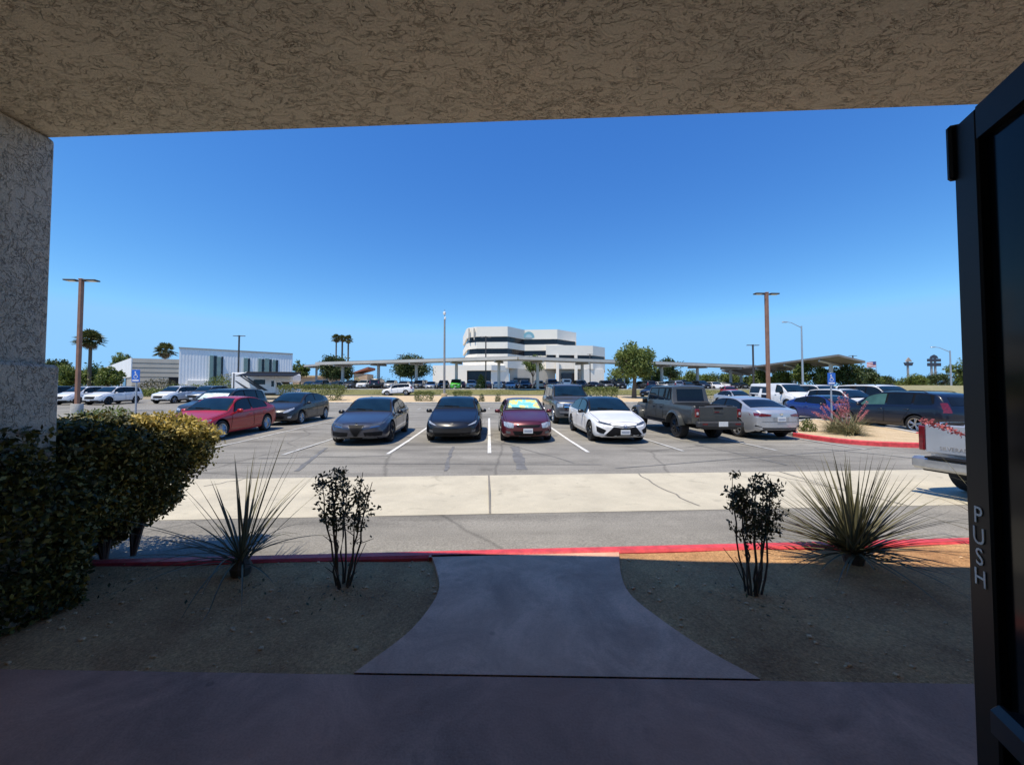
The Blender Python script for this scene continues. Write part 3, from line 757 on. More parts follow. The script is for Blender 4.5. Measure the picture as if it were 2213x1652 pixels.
def add_wheels(c, spokes=5, dark=False, wd=.215):
    tm, rm = wheel_mesh(c.sh.r, wd, spokes, dark)
    for a in c.sh.ax:
        for sgn in (-1, 1):
            o = bpy.data.objects.new('wheel', tm); COL.objects.link(o); o.parent = c.root
            o.location = (sgn * (c.sh.hwm - wd / 2 - .015), a - c.sh.L / 2, c.sh.r)
            if sgn < 0: o.rotation_euler = (0, 0, PI)
            q = bpy.data.objects.new('rim', rm); COL.objects.link(q); q.parent = o
def glaze(c, wsm='glassblue', side='glass', frame=True, rear=True, rear_plane=None):
    sh = c.sh
    a, b = sh.ws
    def strip(name, q0, q1, mat, k=.93, off=.007, ins=.03, parent=None):
        A, B = [], []
        for i in range(9):
            q = q0 + (q1 - q0) * i / 8; x = sh.corner(q) * k - ins
            A.append((x, q)); B.append((-x, q))
        return c.patch(name, mat, 'top', A, B, off=off, n=10, m=14)
    if frame: strip('windshield_trim', a - .05, b + .02, M['dark'], .97, .004, .0)
    ws = strip('windshield', a, b, M[wsm])
    if rear and sh.rw:
        strip('rear_window', sh.rw[0], sh.rw[1], M[side], .93)
    for sgn in (-1, 1):
        mb = MB()
        w0 = sh.win[0]; wl = sh.win[-1]
        gpatch(c, mb, sgn, w0[0] - .05, wl[1] + .06, w0[0] + .20, wl[1] - .03, .04, .90, .004, 24, 5)
        mb.build('window_trim', M['dark'], c.root, smooth=60)
        for i, (s0, s1) in enumerate(sh.win):
            mb = MB()
            t0 = s0 + (.30 if i == 0 else .0); t1 = s1 - (.16 if i == len(sh.win) - 1 else 0)
            gpatch(c, mb, sgn, s0, s1, t0, t1, .08, .84, .009, 10, 5)
            mb.build('window', M[side], c.root, smooth=60)
def doors(c, paint_m, handle='dark'):
    sh = c.sh
    for pl, sgn in (('right', 1), ('left', -1)):
        for (b0, b1, t0, t1) in sh.doors:
            def ln(x0, x1, fz, g):
                out = []
                for i in range(9):
                    q = x0 + (x1 - x0) * i / 8; zt, zb, hw, zl = sh.base(q); out.append((q, (zb + (zl - zb) * .20 - g) if fz == 0 else zl - .035 + g))
                return out
            mb = MB()
            c.patch('', None, pl, ln(b0 - .011, b1 + .011, 0, .011), ln(t0 - .011, t1 + .011, 1, .008), off=.003, n=10, m=6, mb=mb, mi=1)
            c.patch('', None, pl, ln(b0, b1, 0, 0), ln(t0, t1, 1, 0), off=.007, n=10, m=6, mb=mb, mi=0)
            d = mb.build('door', [paint_m, M['dark']], c.root, smooth=60)
            q = t1 - .17; zt, zb, hw, zl = sh.base(q)
            p = c.shoot(pl, (q, zl - .13), .018)
            hb = MB(); hb.cbox(p, (.03, .19, .03), .01); hb.build('handle', paint_m if handle == 'paint' else M[handle], d)
def seams(c):
    sh = c.sh; mb = MB(); a = sh.ws[0] - .04
    for sg in (-1, 1):
        A, B = [], []
        for i in range(11):
            q = .16 + (a - .16) * i / 10; zt, zb, hw, zl = sh.base(q); x = sg * hw * (.80 + .04 * i / 10); A.append((x - .007, q)); B.append((x + .007, q))
        c.patch('', None, 'top', A, B, off=.004, n=14, m=1, mb=mb)
    zt, zb, hw, zl = sh.base(.16)
    c.patch('', None, 'top', [(-hw * .8, .155), (hw * .8, .155)], [(-hw * .8, .170), (hw * .8, .170)], off=.004, n=14, m=1, mb=mb)
    mb.build('hood_seam', M['dark'], c.root)
    L = sh.L
    for sg in (-1, 1):            # wipers lie along the base of the glass
        q0 = sh.ws[0] + .02; p0 = c.shoot('top', (sg * .12, q0), .02); p1 = c.shoot('top', (sg * .12 - .55 * 1, q0 + .06), .022)
        mb = MB(); mb.tube([p0, p1], .010, 5); mb.build('wiper', M['dark'], c.root)
def mirrors(c, mat, q=None, size=(.20, .11, .13)):
    seams(c)
    sh = c.sh
    q = q or sh.win[0][0] + .12
    zt, zb, hw, zl = sh.base(q)
    for sgn in (-1, 1):
        mb = MB(); mb.cbox((sgn * (.95 * hw + .12), q - sh.L / 2, zl + .07), size, .035); mb.tube([(sgn * (.92 * hw), q - sh.L / 2 + .01, zl + .02), (sgn * (.95 * hw + .08), q - sh.L / 2 + .01, zl + .045)], .025, 6)
        o = mb.build('mirror', mat, c.root, smooth=40)
def plate(c, plane, z, name='license_plate', x=0):
    p = c.shoot(plane, (x, z), .018); mb = MB(); mb.cbox(p, (.31, .014, .155), .005); f = mb.build(name, M['plate'], c.root)
    s = -1 if plane == 'front' else 1
    m2 = MB(); m2.box((p.x, p.y + s * .0085, p.z), (.25, .003, .06)); m2.build('plate_characters', M['signblueplate'], f)
M['signblueplate'] = plain('plate_blue_grey', (.30, .34, .42), .5, 0, .3, 60)
def new_car(name, label, cat, kind, pm, group=None, roof=None, clad=0, bed=None, **kw):
    sh = Shape(kind, **kw)
    root = thing(name, label, cat, group=group)
    body = make_body(sh, pm, roof, clad, bed); body.parent = root
    return Car(sh, root, body)
def place(c, u, vfront, face=-1, rz=0):
    root = c.root if isinstance(c, Car) else c[0]; L = c.sh.L if isinstance(c, Car) else c[1]
    vc = vfront + L / 2
    x, y = uv2w(u, vc)
    root.location = (x, y, T(x, y)); sl = (T(*uv2w(u, vc + 1.4)) - T(*uv2w(u, vc - 1.4))) / 2.8
    root.rotation_mode = 'XYZ'
    root.rotation_euler = (math.atan(sl) if face == -1 else -math.atan(sl), 0, PSI + rz + (0 if face == -1 else PI))
def ufrom(px, d):     # lateral bay coordinate of a picture column at depth d
    x = (px - CX) / F * d
    return x * CS + d * SN
def vfrom(px, d): return vv((px - CX) / F * d, d)

# ---- dark grey sport sedan with the shield grille
P_ = {}
P_['gunmetal'] = paint('gunmetal_paint', (.052, .057, .078), .5, .32, .9)
P_['black'] = paint('black_paint', (.006, .007, .010), .0, .3, .45)
P_['maroon'] = paint('maroon_paint', (.10, .012, .018), .35, .35)
P_['white'] = paint('pearl_white_paint', (.76, .76, .76), .0, .4)
P_['grey'] = paint('slate_grey_paint', (.10, .105, .115), .45, .36, .7)
P_['greyblue'] = paint('blue_grey_paint', (.16, .19, .23), .45, .36)
P_['red'] = paint('bright_red_paint', (.38, .006, .008), .1, .36, .55)
P_['charcoal'] = paint('charcoal_paint', (.032, .034, .039), .45, .36, .6)
P_['silver'] = paint('silver_paint', (.46, .48, .51), .5, .36)
P_['navy'] = paint('navy_paint', (.005, .007, .018), .1, .32, .5)
P_['blue'] = paint('deep_blue_paint', (.010, .028, .17), .3, .34)
P_['jeepgrey'] = paint('sting_grey_paint', (.045, .048, .047), .0, .42, .5)
P_['green'] = paint('lime_green_paint', (.05, .42, .02), .0, .4)
P_['tan'] = paint('champagne_paint', (.34, .30, .24), .4, .38)
P_['darkgreen'] = paint('dark_green_paint', (.02, .05, .035), .4, .36)
GF = 'cars in the first row of bays'
c = new_car('parked_sedan', 'dark grey sport sedan with triangular shield grille, nose to the camera', 'car', 'sedan', P_['gunmetal'], GF, L=4.64, W=1.87, H=1.43, r=.345)
glaze(c); doors(c, P_['gunmetal'], 'paint'); mirrors(c, P_['black']); add_wheels(c, 5, True)
c.mirror('headlight', M['lensdark'], 'front', [(.44, .585), (.6, .615), (.74, .665), (.83, .70)], [(.40, .655), (.58, .695), (.72, .725), (.80, .735)])
c.mirror('headlight_strip', M['chrome'], 'front', [(.40, .57), (.55, .585), (.68, .605)], [(.42, .585), (.55, .60), (.68, .617)], off=.009)
c.mirror('air_intake', M['dark'], 'front', [(.27, .30), (.5, .29), (.74, .31)], [(.23, .42), (.5, .43), (.78, .44)], off=.005)
c.patch('grille', M['dark'], 'front', [(-.03, .29), (.03, .29)], [(-.235, .63), (.235, .63)], off=.014, n=6, m=8)
mb = MB()
for sg in (-1, 1): c.patch('', None, 'front', [(sg * .035, .27), (sg * .222, .64)], [(sg * .05, .268), (sg * .24, .648)], off=.02, n=10, m=1, mb=mb)
c.patch('', None, 'front', [(-.24, .642), (.24, .642)], [(-.24, .655), (.24, .655)], off=.02, n=8, m=1, mb=mb)
mb.build('grille_border', M['alloydark'], c.root)
c.mirror('lip_spoiler', M['alloy'], 'front', [(.18, .225), (.62, .225)], [(.20, .255), (.60, .262)], off=.012, n=6, m=1)
mb = MB(); p = c.shoot('front', (0, .66), .012); mb.lathe_z([(.001, 0), (.045, .001), (.045, .012), (.001, .016)], 14); b_ = mb.build('badge', M['chrome'], c.root); b_.location = p; b_.rotation_euler = (PI / 2, 0, 0)
place(c, ufrom(768, 11.9), vfrom(768, 11.75), rz=R(2))
c.mirror('tail_light', M['tail'], 'rear', [(.35, .78), (.78, .80)], [(.35, .88), (.8, .88)])

# ---- black electric sedan
c = new_car('parked_sedan', 'black electric sedan with smooth grille-free nose and slanted white headlights', 'car', 'sedan', P_['black'], GF, L=4.69, W=1.85, H=1.44,
            top=[(0, .52), (.03, .60), (.1, .66), (.3, .73), (.7, .83), (1.05, .92), (1.25, .97), (1.65, 1.2), (2.05, 1.38), (2.4, 1.44), (2.8, 1.44), (3.3, 1.38), (3.75, 1.24), (4.15, 1.09), (4.45, 1.06), (4.6, 1.0), (4.64, .88)])
glaze(c); doors(c, P_['black'], 'chrome'); mirrors(c, P_['black']); add_wheels(c, 5, True)
c.mirror('headlight', M['lens'], 'front', [(.50, .575), (.62, .60), (.76, .64)], [(.54, .60), (.68, .665), (.80, .735)])
c.patch('air_intake', M['dark'], 'front', [(-.55, .27), (0, .26), (.55, .27)], [(-.62, .35), (0, .345), (.62, .35)])
c.patch('chin_lip', M['cladding'], 'front', [(-.7, .235), (0, .225), (.7, .235)], [(-.7, .255), (0, .245), (.7, .255)], off=.012)
mb = MB(); p = c.shoot('front', (0, .615), .012)
mb.box(p + Vector((0, 0, .035)), (.085, .01, .016)); mb.box(p + Vector((0, 0, 0)), (.02, .01, .07)); mb.build('badge', M['chrome'], c.root)
c.mirror('fog_light', M['lensdark'], 'front', [(.62, .36), (.74, .37)], [(.64, .44), (.77, .45)])
place(c, ufrom(977, 12.3), vfrom(977, 12.3))

# ---- maroon coupe with the sunshade
c = new_car('parked_coupe', 'dark maroon compact coupe with colourful sunshade behind its windshield', 'car', 'coupe', P_['maroon'], GF)
M['clearglass'], tt, bb = nt('clear_windshield'); bb.inputs['Base Color'].default_value = (.6, .8, .8, 1); bb.inputs['Roughness'].default_value = .02; bb.inputs['Alpha'].default_value = .16
glaze(c, 'clearglass'); doors(c, P_['maroon'], 'paint'); mirrors(c, P_['maroon']); add_wheels(c, 7, False)
c.mirror('headlight', M['lens'], 'front', [(.47, .50), (.62, .51), (.76, .56)], [(.45, .645), (.62, .68), (.77, .69)])
c.patch('grille', M['dark'], 'front', [(-.36, .535), (0, .53), (.36, .535)], [(-.42, .61), (0, .615), (.42, .61)])
c.patch('lower_grille', M['dark'], 'front', [(-.42, .27), (.42, .27)], [(-.50, .41), (.50, .41)], off=.005)
c.mirror('fog_light', M['lensdark'], 'front', [(.57, .31), (.7, .33)], [(.56, .39), (.72, .40)])
plate(c, 'front', .42)
mb = MB(); c.patch('', None, 'front', [(-.30, .225), (.1, .22)], [(-.30, .25), (.1, .25)], off=.01, mb=mb, n=5, m=1); mb.build('bumper_scuff', M['alloy'], c.root)
place(c, ufrom(1141, 12.3), vfrom(1141, 12.3))
# the sunshade lies against the glass from inside; its own thing
M['shade'], t, b = nt('sunshade_print')
v = coords(t); vo = node(t, 'ShaderNodeTexVoronoi', Scale=3.2); link(t, v, vo.inputs['Vector'])
nz = node(t, 'ShaderNodeTexNoise', Scale=4.2, Detail=3); link(t, v, nz.inputs['Vector'])
cc = ramp(t, nz.outputs['Fac'], [(.40, (.10, .50, .60)), (.50, (.22, .66, .70)), (.53, (.74, .66, .08)), (.62, (.78, .68, .14)), (.66, (.75, .42, .25))])
cc = mixc(t, cc, ramp(t, vo.outputs['Distance'], [(.1, (.75, .9, .9)), (.3, (1, 1, 1))]), .5, 'MULTIPLY')
link(t, cc, b.inputs['Base Color']); b.inputs['Roughness'].default_value = .55
sh = c.sh; q0, q1 = sh.ws[0] + .06, sh.ws[1] - .10
Aa, Bb = [], []
for i in range(9):
    q = q0 + (q1 - q0) * i / 8; x = sh.corner(q) * .87 - .05; Aa.append((x, q)); Bb.append((-x, q))
shade = c.patch('sunshade', M['shade'], 'top', Aa, Bb, off=.0055, n=8, m=12)
shade.parent = None; shade.matrix_world = Matrix.LocRotScale(c.root.location, c.root.rotation_euler, None)
tag(shade, 'yellow and turquoise printed sunshade behind the maroon coupe windshield', 'sunshade')

# ---- white sedan with black roof
c = new_car('parked_sedan', 'white sedan with black roof and black angular front intakes', 'car', 'sedan', P_['white'], GF, P_['black'], L=4.88, W=1.85, H=1.445)
glaze(c); doors(c, P_['white'], 'paint'); mirrors(c, P_['black']); add_wheels(c, 5, True)
c.mirror('headlight', M['lensdark'], 'front', [(.40, .60), (.62, .625), (.82, .69)], [(.42, .65), (.62, .70), (.80, .73)])
c.patch('grille', M['dark'], 'front', [(-.64, .27), (0, .26), (.64, .27)], [(-.36, .57), (0, .53), (.36, .57)], n=14, m=6)
c.patch('upper_grille', M['dark'], 'front', [(-.40, .60), (-.12, .565), (0, .555), (.12, .565), (.40, .60)], [(-.40, .62), (-.14, .595), (0, .585), (.14, .595), (.40, .62)], n=16, m=2, off=.008)
c.mirror('side_intake', M['dark'], 'front', [(.66, .33), (.76, .35), (.83, .39)], [(.58, .45), (.72, .52), (.84, .57)], off=.007)
c.patch('lower_lip', P_['white'], 'front', [(-.7, .225), (0, .215), (.7, .225)], [(-.7, .25), (0, .24), (.7, .25)], off=.02)
mb = MB(); p = c.shoot('front', (0, .585), .014)
mb.tube([p + Vector((math.cos(a) * .065, 0, math.sin(a) * .042)) for a in [2 * PI * k / 16 for k in range(17)]], .009, 6)
mb.tube([p + Vector((math.cos(a) * .03, 0, .012 + math.sin(a) * .03)) for a in [2 * PI * k / 12 for k in range(13)]], .007, 6); mb.build('badge', M['chrome'], c.root)
plate(c, 'front', .40)
place(c, ufrom(1350, 12.15), vfrom(1350, 12.15))
WHITE_SEDAN = c

# ---- large grey suv behind, second row
c = new_car('parked_suv', 'large grey suv with wide chrome barred grille behind the maroon coupe', 'suv', 'bigsuv', P_['grey'], 'cars in the second row of bays')
glaze(c); doors(c, P_['grey'], 'chrome'); mirrors(c, P_['grey'], size=(.26, .13, .2)); add_wheels(c, 6, False, .26)
c.mirror('headlight', M['lens'], 'front', [(.66, .82), (.80, .82), (.90, .84)], [(.64, 1.0), (.80, 1.01), (.90, 1.01)])
c.patch('grille', M['dark'], 'front', [(-.58, .70), (.58, .70)], [(-.60, 1.02), (.60, 1.02)])
mb = MB()
for z in (.74, .86, .98): c.patch('', None, 'front', [(-.60, z - .025), (.60, z - .025)], [(-.60, z + .025), (.60, z + .025)], off=.022, mb=mb, m=1)
mb.build('grille_bar', M['chrome'], c.root)
c.patch('bumper', M['alloy'], 'front', [(-.8, .56), (.8, .56)], [(-.82, .66), (.82, .66)], off=.03)
c.patch('lower_grille', M['dark'], 'front', [(-.6, .42), (.6, .42)], [(-.62, .53), (.62, .53)])
for sg in (-1, 1):
    mb = MB(); mb.tube([(sg * .68, -.6, 1.94), (sg * .69, -.5, 1.99), (sg * .69, 1.9, 1.98), (sg * .68, 2.0, 1.93)], .02, 6); mb.build('roof_rail', M['dark'], c.root)
place(c, ufrom(1247, 18), vfrom(1247, 18))

# ---- grey off-road pickup seen from behind
c = new_car('parked_pickup', 'grey boxy off-road pickup with black hardtop glass, tailgate to the camera', 'pickup truck', 'jeep', P_['jeepgrey'], GF, bed=(3.92, 5.46, .80, .66))
L = c.sh.L
glaze(c, frame=True); mirrors(c, M['dark'], 1.75, (.2, .12, .2)); add_wheels(c, 8, True, .28)
doors(c, P_['jeepgrey'], 'dark')
for a in c.sh.ax:
    for sg in (-1, 1):
        mb = MB(); P = []
        for i in range(13):
            an = R(8 + 164 * i / 12); rr = c.sh.r * 1.14
            cy, cz = a - L / 2 - math.cos(an) * rr, c.sh.r + math.sin(an) * rr * .98
            cy2, cz2 = a - L / 2 - math.cos(an) * (rr + .07), c.sh.r + math.sin(an) * (rr + .07)
            P.append([(sg * .70, cy2, cz2), (sg * .90, cy2, cz2 - .01), (sg * .925, cy, cz), (sg * .72, cy, cz)])
        mb.grid(P)
        fixn(mb.build('fender_flare', P_['jeepgrey'], c.root, smooth=40))
c.patch('rear_window', M['glass'], 'rear', [(-.52, 1.31), (.52, 1.31)], [(-.50, 1.76), (.50, 1.76)], off=.01)
mb = MB(); mb.cbox((0, L / 2 + .02, .955), (1.30, .05, .49), .015); mb.cbox((0, L / 2 + .045, 1.03), (.34, .02, .10), .008, m=0); tgate = mb.build('tailgate', P_['jeepgrey'], c.root)
mb = MB(); mb.cbox((0, L / 2 + .05, 1.15), (.30, .02, .06), .008); mb.build('handle', M['dark'], tgate)
mb = MB(); mb.box((.06, L / 2 + .058, 1.02), (.16, .006, .03)); mb.build('tailgate_badge', M['tail'], tgate)
for sg in (-1, 1):
    mb = MB(); mb.cbox((sg * .715, L / 2 + .02, .98), (.15, .07, .28), .02); tl = mb.build('tail_light', M['tail'], c.root)
    m2 = MB(); m2.cbox((sg * .715, L / 2 + .06, .97), (.07, .02, .09), .01); m2.build('reverse_lens', M['lens'], tl)
mb = MB(); mb.cbox((0, L / 2 + .12, .62), (1.55, .20, .20), .04); mb.cbox((0, L / 2 + .05, .52), (1.2, .2, .12), .03); bump_ = mb.build('rear_bumper', M['cladding'], c.root)
for sg in (-1, 1):
    m2 = MB(); m2.box((sg * .55, L / 2 + .222, .64), (.17, .01, .05)); m2.build('reflector', M['tail'], bump_)
p_ = MB(); p_.cbox((-.05, L / 2 + .235, .64), (.31, .014, .155), .005); p_.build('license_plate', M['plate'], c.root)
mb = MB()
for sg in (-1, 1): mb.cbox((sg * .80, -.35, .50), (.12, 1.9, .06), .02)
mb.build('side_step', M['dark'], c.root)
mb = MB(); mb.cbox((0, .2, .5), (.9, 4.2, .18), .03); mb.tube([(-.7, c.sh.ax[1] - L / 2, .44), (.7, c.sh.ax[1] - L / 2, .44)], .06, 8); mb.build('chassis', M['under'], c.root)
mb = MB(); mb.cbox((0, -L / 2 - .1, .66), (1.5, .2, .2), .04); mb.build('front_bumper', M['dark'], c.root)
place(c, ufrom(1538, 12.85), vfrom(1538, 12.55), 1)

# ---- silver sedan seen from behind
c = new_car('parked_sedan', 'silver sedan with slim red tail lights beside the grey off-road pickup', 'car', 'sedan', P_['silver'], GF, L=4.68, W=1.82, H=1.45)
glaze(c, 'glassblue', 'glass'); doors(c, P_['silver'], 'paint'); mirrors(c, P_['silver']); add_wheels(c, 5, False)
c.mirror('tail_light', M['tail'], 'rear', [(.36, .84), (.6, .82), (.85, .84)], [(.34, .89), (.6, .93), (.85, .95)], off=.01)
c.patch('trunk_seam', M['cladding'], 'rear', [(-.62, .635), (.62, .635)], [(-.62, .645), (.62, .645)], off=.006, m=1)
c.patch('plate_recess', M['alloy'], 'rear', [(-.28, .66), (.28, .66)], [(-.28, .80), (.28, .80)], off=.005)
plate(c, 'rear', .73)
c.patch('rear_diffuser', M['cladding'], 'rear', [(-.6, .37), (.6, .37)], [(-.62, .44), (.62, .44)], off=.01)
c.mirror('corner_intake', M['dark'], 'rear', [(.62, .45), (.80, .48)], [(.64, .47), (.80, .52)], off=.008)
mb = MB(); mb.lathe_z([(.001, 0), (.05, .001), (.05, .012), (.001, .014)], 14); b_ = mb.build('badge', M['chrome'], c.root); b_.location = c.shoot('rear', (0, .91), .01); b_.rotation_euler = (-PI / 2, 0, 0)
mb = MB()
for sg in (-1, 1): mb.tube([(sg * .55, 2.2, .30), (sg * .55, 2.36, .30)], .04, 8)
mb.build('exhaust', M['chrome'], c.root)
place(c, ufrom(1686, 13.1), vfrom(1686, 13.1), 1)

# ---- red sedan on the left
c = new_car('parked_sedan', 'bright red sedan parked beyond the dark hedge', 'car', 'sedan', P_['red'], GF, L=4.57, W=1.80, H=1.44)
glaze(c, 'glassblue'); doors(c, P_['red'], 'paint'); mirrors(c, P_['red']); add_wheels(c, 10, False)
c.mirror('headlight', M['lens'], 'front', [(.46, .58), (.64, .60), (.82, .66)], [(.44, .66), (.62, .71), (.80, .73)])
c.patch('grille', M['dark'], 'front', [(-.32, .32), (.32, .32)], [(-.44, .58), (.44, .58)])
c.mirror('tail_light', M['tail'], 'rear', [(.5, .80), (.82, .82)], [(.5, .90), (.82, .93)])
place(c, ufrom(482, 13.1) - .86, vfrom(482, 13.1) - .93)
RED = c
# ---- charcoal hatchback behind it
c = new_car('parked_hatchback', 'charcoal wedge-shaped hatchback behind the red sedan', 'car', 'hatch', P_['charcoal'], 'cars in the second row of bays')
glaze(c, 'glassblue'); doors(c, P_['charcoal'], 'paint'); mirrors(c, P_['charcoal']); add_wheels(c, 7, False)
c.mirror('headlight', M['lens'], 'front', [(.42, .57), (.6, .62), (.76, .74)], [(.42, .66), (.58, .74), (.72, .82)])
c.patch('grille', M['dark'], 'front', [(-.42, .30), (.42, .30)], [(-.48, .44), (.48, .44)])
c.patch('upper_grille', M['dark'], 'front', [(-.26, .56), (.26, .56)], [(-.28, .60), (.28, .60)])
c.mirror('fog_light', M['lens'], 'front', [(.58, .33), (.70, .35)], [(.58, .42), (.72, .44)])
plate(c, 'front', .50)
place(c, ufrom(653, 18.4) - .84, vfrom(653, 18.4) - .9)
# ---- crossover / generic suvs, sedans
def generic_suv(label, pm, group, name='parked_suv', ws='glassblue', clad=.42, grille=(.44, .90), light='lens', spokes=5, dark=False, kind='suv', **kw):
    c = new_car(name, label, 'suv', kind, pm, group, None, clad, **kw)
    glaze(c, ws); doors(c, pm, 'paint'); mirrors(c, pm); add_wheels(c, spokes, dark)
    s = c.sh.H / 1.68
    c.mirror('headlight', M[light], 'front', [(.50, .74 * s), (.66, .76 * s), (.82, .80 * s)], [(.50, .82 * s), (.66, .86 * s), (.82, .88 * s)])
    c.patch('grille', M['dark'], 'front', [(-.40, .56 * s), (.40, .56 * s)], [(-.46, .80 * s), (.46, .80 * s)])
    c.patch('bumper_intake', M['cladding'], 'front', [(-.6, .34 * s), (.6, .34 * s)], [(-.66, .46 * s), (.66, .46 * s)], off=.01)
    c.mirror('tail_light', M['tail'], 'rear', [(.66, .88 * s), (.87, .88 * s)], [(.66, 1.26 * s), (.80, 1.26 * s)])
    plate(c, 'front', .47 * s); plate(c, 'rear', .80 * s)
    c.patch('rear_window', M['glass'], 'rear', [(-.58, 1.16 * s), (.58, 1.16 * s)], [(-.52, 1.48 * s), (.52, 1.48 * s)], off=.012)
    for sg in (-1, 1):
        mb = MB(); mb.tube([(sg * .60, -.25, 1.66 * s), (sg * .61, -.1, 1.71 * s), (sg * .61, 1.4, 1.69 * s), (sg * .60, 1.55, 1.63 * s)], .016, 6); mb.build('roof_rail', M['alloydark'], c.root)
    return c
G2 = 'cars in the second row of bays'; G3 = 'cars in the third row of bays'
c = generic_suv('charcoal crossover suv with white sunshade, behind the red sedan roof', P_['charcoal'], G2, dark=True)
place(c, ufrom(497, 19.2), 17.3 + .2)
sh = c.sh; q0, q1 = sh.ws[0] + .02, sh.ws[0] + .42
M['shadewhite'] = plain('sunshade_silver', (.55, .68, .70), .5, 0, .45, 5)
Aa, Bb = [], []
for i in range(7):
    q = q0 + (q1 - q0) * i / 6; x = sh.corner(q) * .88 - .06; Aa.append((x, q)); Bb.append((-x, q))
s2 = c.patch('sunshade', M['shadewhite'], 'top', Aa, Bb, off=.0095, n=7, m=12)
s2.parent = None; s2.matrix_world = Matrix.LocRotScale(c.root.location, c.root.rotation_euler, None)
tag(s2, 'pale silver sunshade in the windshield of the charcoal crossover', 'sunshade')

SUV0 = generic_suv('white crossover suv with dark wheels, left of the blue parking sign post', P_['white'], G3, dark=True)
place(SUV0, ufrom(240, 35.2) - .92, 34.2 + 2.2)
def recolor(root, old, new):
    for o in [root] + list(root.children_recursive):
        if o.type != 'MESH': continue
        for i, ms in enumerate(o.material_slots):
            if ms.material == old:
                ms.link = 'OBJECT'; ms.material = new
def dupcar(src, label, old, new, group, u, vf, face=-1, rz=0, name=None):
    r = copy_tree(src.root); r['label'] = label; r['group'] = group
    if name: r.name = name
    if old is not new: recolor(r, old, new)
    place((r, src.sh.L), u, vf, face, rz); return r
W_ = P_['white']
um = ufrom(240, 35.2) - .92
dupcar(SUV0, 'white suv tucked behind the brown pole at the left end of its row', W_, W_, G3, um - 2.9, 36.6)
dupcar(SUV0, 'black suv at the far left, half hidden by the stucco pillar', W_, P_['black'], G3, um - 6.6, 37.2)
SUV1 = generic_suv('white crossover suv with large dark grille, in front of the low tan building', W_, G3, dark=False)
place(SUV1, ufrom(362, 36.6) - .92, vfrom(362, 36.6))
dupcar(SUV0, 'blue grey suv next to the white crossover, behind the red sedan', W_, P_['greyblue'], G3, ufrom(435, 37.6) - .92, vfrom(435, 37.6))

# ---- right hand side
c = new_car('parked_sedan', 'deep blue low coupe-like sedan behind the blue parking sign', 'car', 'coupe', P_['blue'], G2, L=4.6, W=1.9, H=1.36)
glaze(c, 'glassblue'); doors(c, P_['blue'], 'paint'); mirrors(c, P_['black']); add_wheels(c, 5, True)
c.mirror('headlight', M['lensdark'], 'front', [(.46, .56), (.76, .62)], [(.46, .64), (.76, .70)])
c.patch('grille', M['dark'], 'front', [(-.5, .26), (.5, .26)], [(-.56, .46), (.56, .46)])
place(c, ufrom(1856, 17.8) + .95, 17.0)
c = generic_suv('navy blue wagon-like suv with red tail light at the right edge', P_['navy'], GF, ws='glassgreen', dark=False, clad=0, L=4.95, H=1.66, W=1.93)
place(c, 16.95 + .9, 13.0, 1)
for o in c.root.children:
    if o.name.startswith('window') and not o.name.startswith('window_trim') and o.data.vertices[0].co.y < .2: o.data.materials[0] = M['glassgreen']
SED0 = new_car('parked_sedan', 'light silver sedan behind the grey off-road pickup', 'car', 'sedan', P_['silver'], G3)
glaze(SED0, 'glassblue'); doors(SED0, P_['silver'], 'paint'); mirrors(SED0, P_['silver']); add_wheels(SED0, 7, False)
SED0.mirror('headlight', M['lens'], 'front', [(.46, .58), (.64, .60), (.82, .66)], [(.44, .66), (.62, .71), (.80, .73)])
SED0.patch('grille', M['dark'], 'front', [(-.44, .34), (.44, .34)], [(-.40, .56), (.40, .56)])
SED0.mirror('tail_light', M['tail'], 'rear', [(.45, .82), (.82, .84)], [(.45, .92), (.82, .94)]); plate(SED0, 'front', .45); plate(SED0, 'rear', .72)
place(SED0, ufrom(1612, 33), 30.8)
VAN = new_car('parked_van', 'white van with dark navy side graphic, behind the brown pole on the right', 'van', 'van', W_, G3)
glaze(VAN, 'glassblue'); doors(VAN, W_, 'dark'); mirrors(VAN, M['dark'], 1.4, (.2, .12, .24)); add_wheels(VAN, 6, False, .24)
VAN.patch('side_graphic', P_['navy'], 'left', [(2.5, .55), (4.6, .55), (5.3, .6)], [(2.9, 1.75), (4.4, 1.8), (5.3, 1.8)], off=.008)
VAN.patch('graphic_figure', M['white'], 'left', [(3.7, .7), (4.15, .7)], [(3.75, 1.6), (4.0, 1.6)], off=.013)
VAN.mirror('headlight', M['lens'], 'front', [(.6, .78), (.9, .80)], [(.62, .95), (.88, 1.0)])
VAN.patch('grille', M['dark'], 'front', [(-.5, .7), (.5, .7)], [(-.52, .9), (.52, .9)])
place(VAN, ufrom(1744, 29.5), 28.0)
BIG0 = generic_suv('large white suv with grey glass, right of the white van', W_, G3, kind='bigsuv', clad=0, spokes=6)
place(BIG0, ufrom(1850, 29.5), 28.4)
dupcar(SUV1, 'white crossover behind the blue coupe-like sedan', W_, W_, G2, ufrom(1905, 21), 19.6)
dupcar(BIG0, 'large white suv behind the navy wagon-like suv', W_, W_, G2, ufrom(2020, 21), 19.8)
dupcar(SED0, 'silver sedan at the right edge beyond the large white suvs', P_['silver'], P_['silver'], G3, ufrom(1960, 29), 28.0)

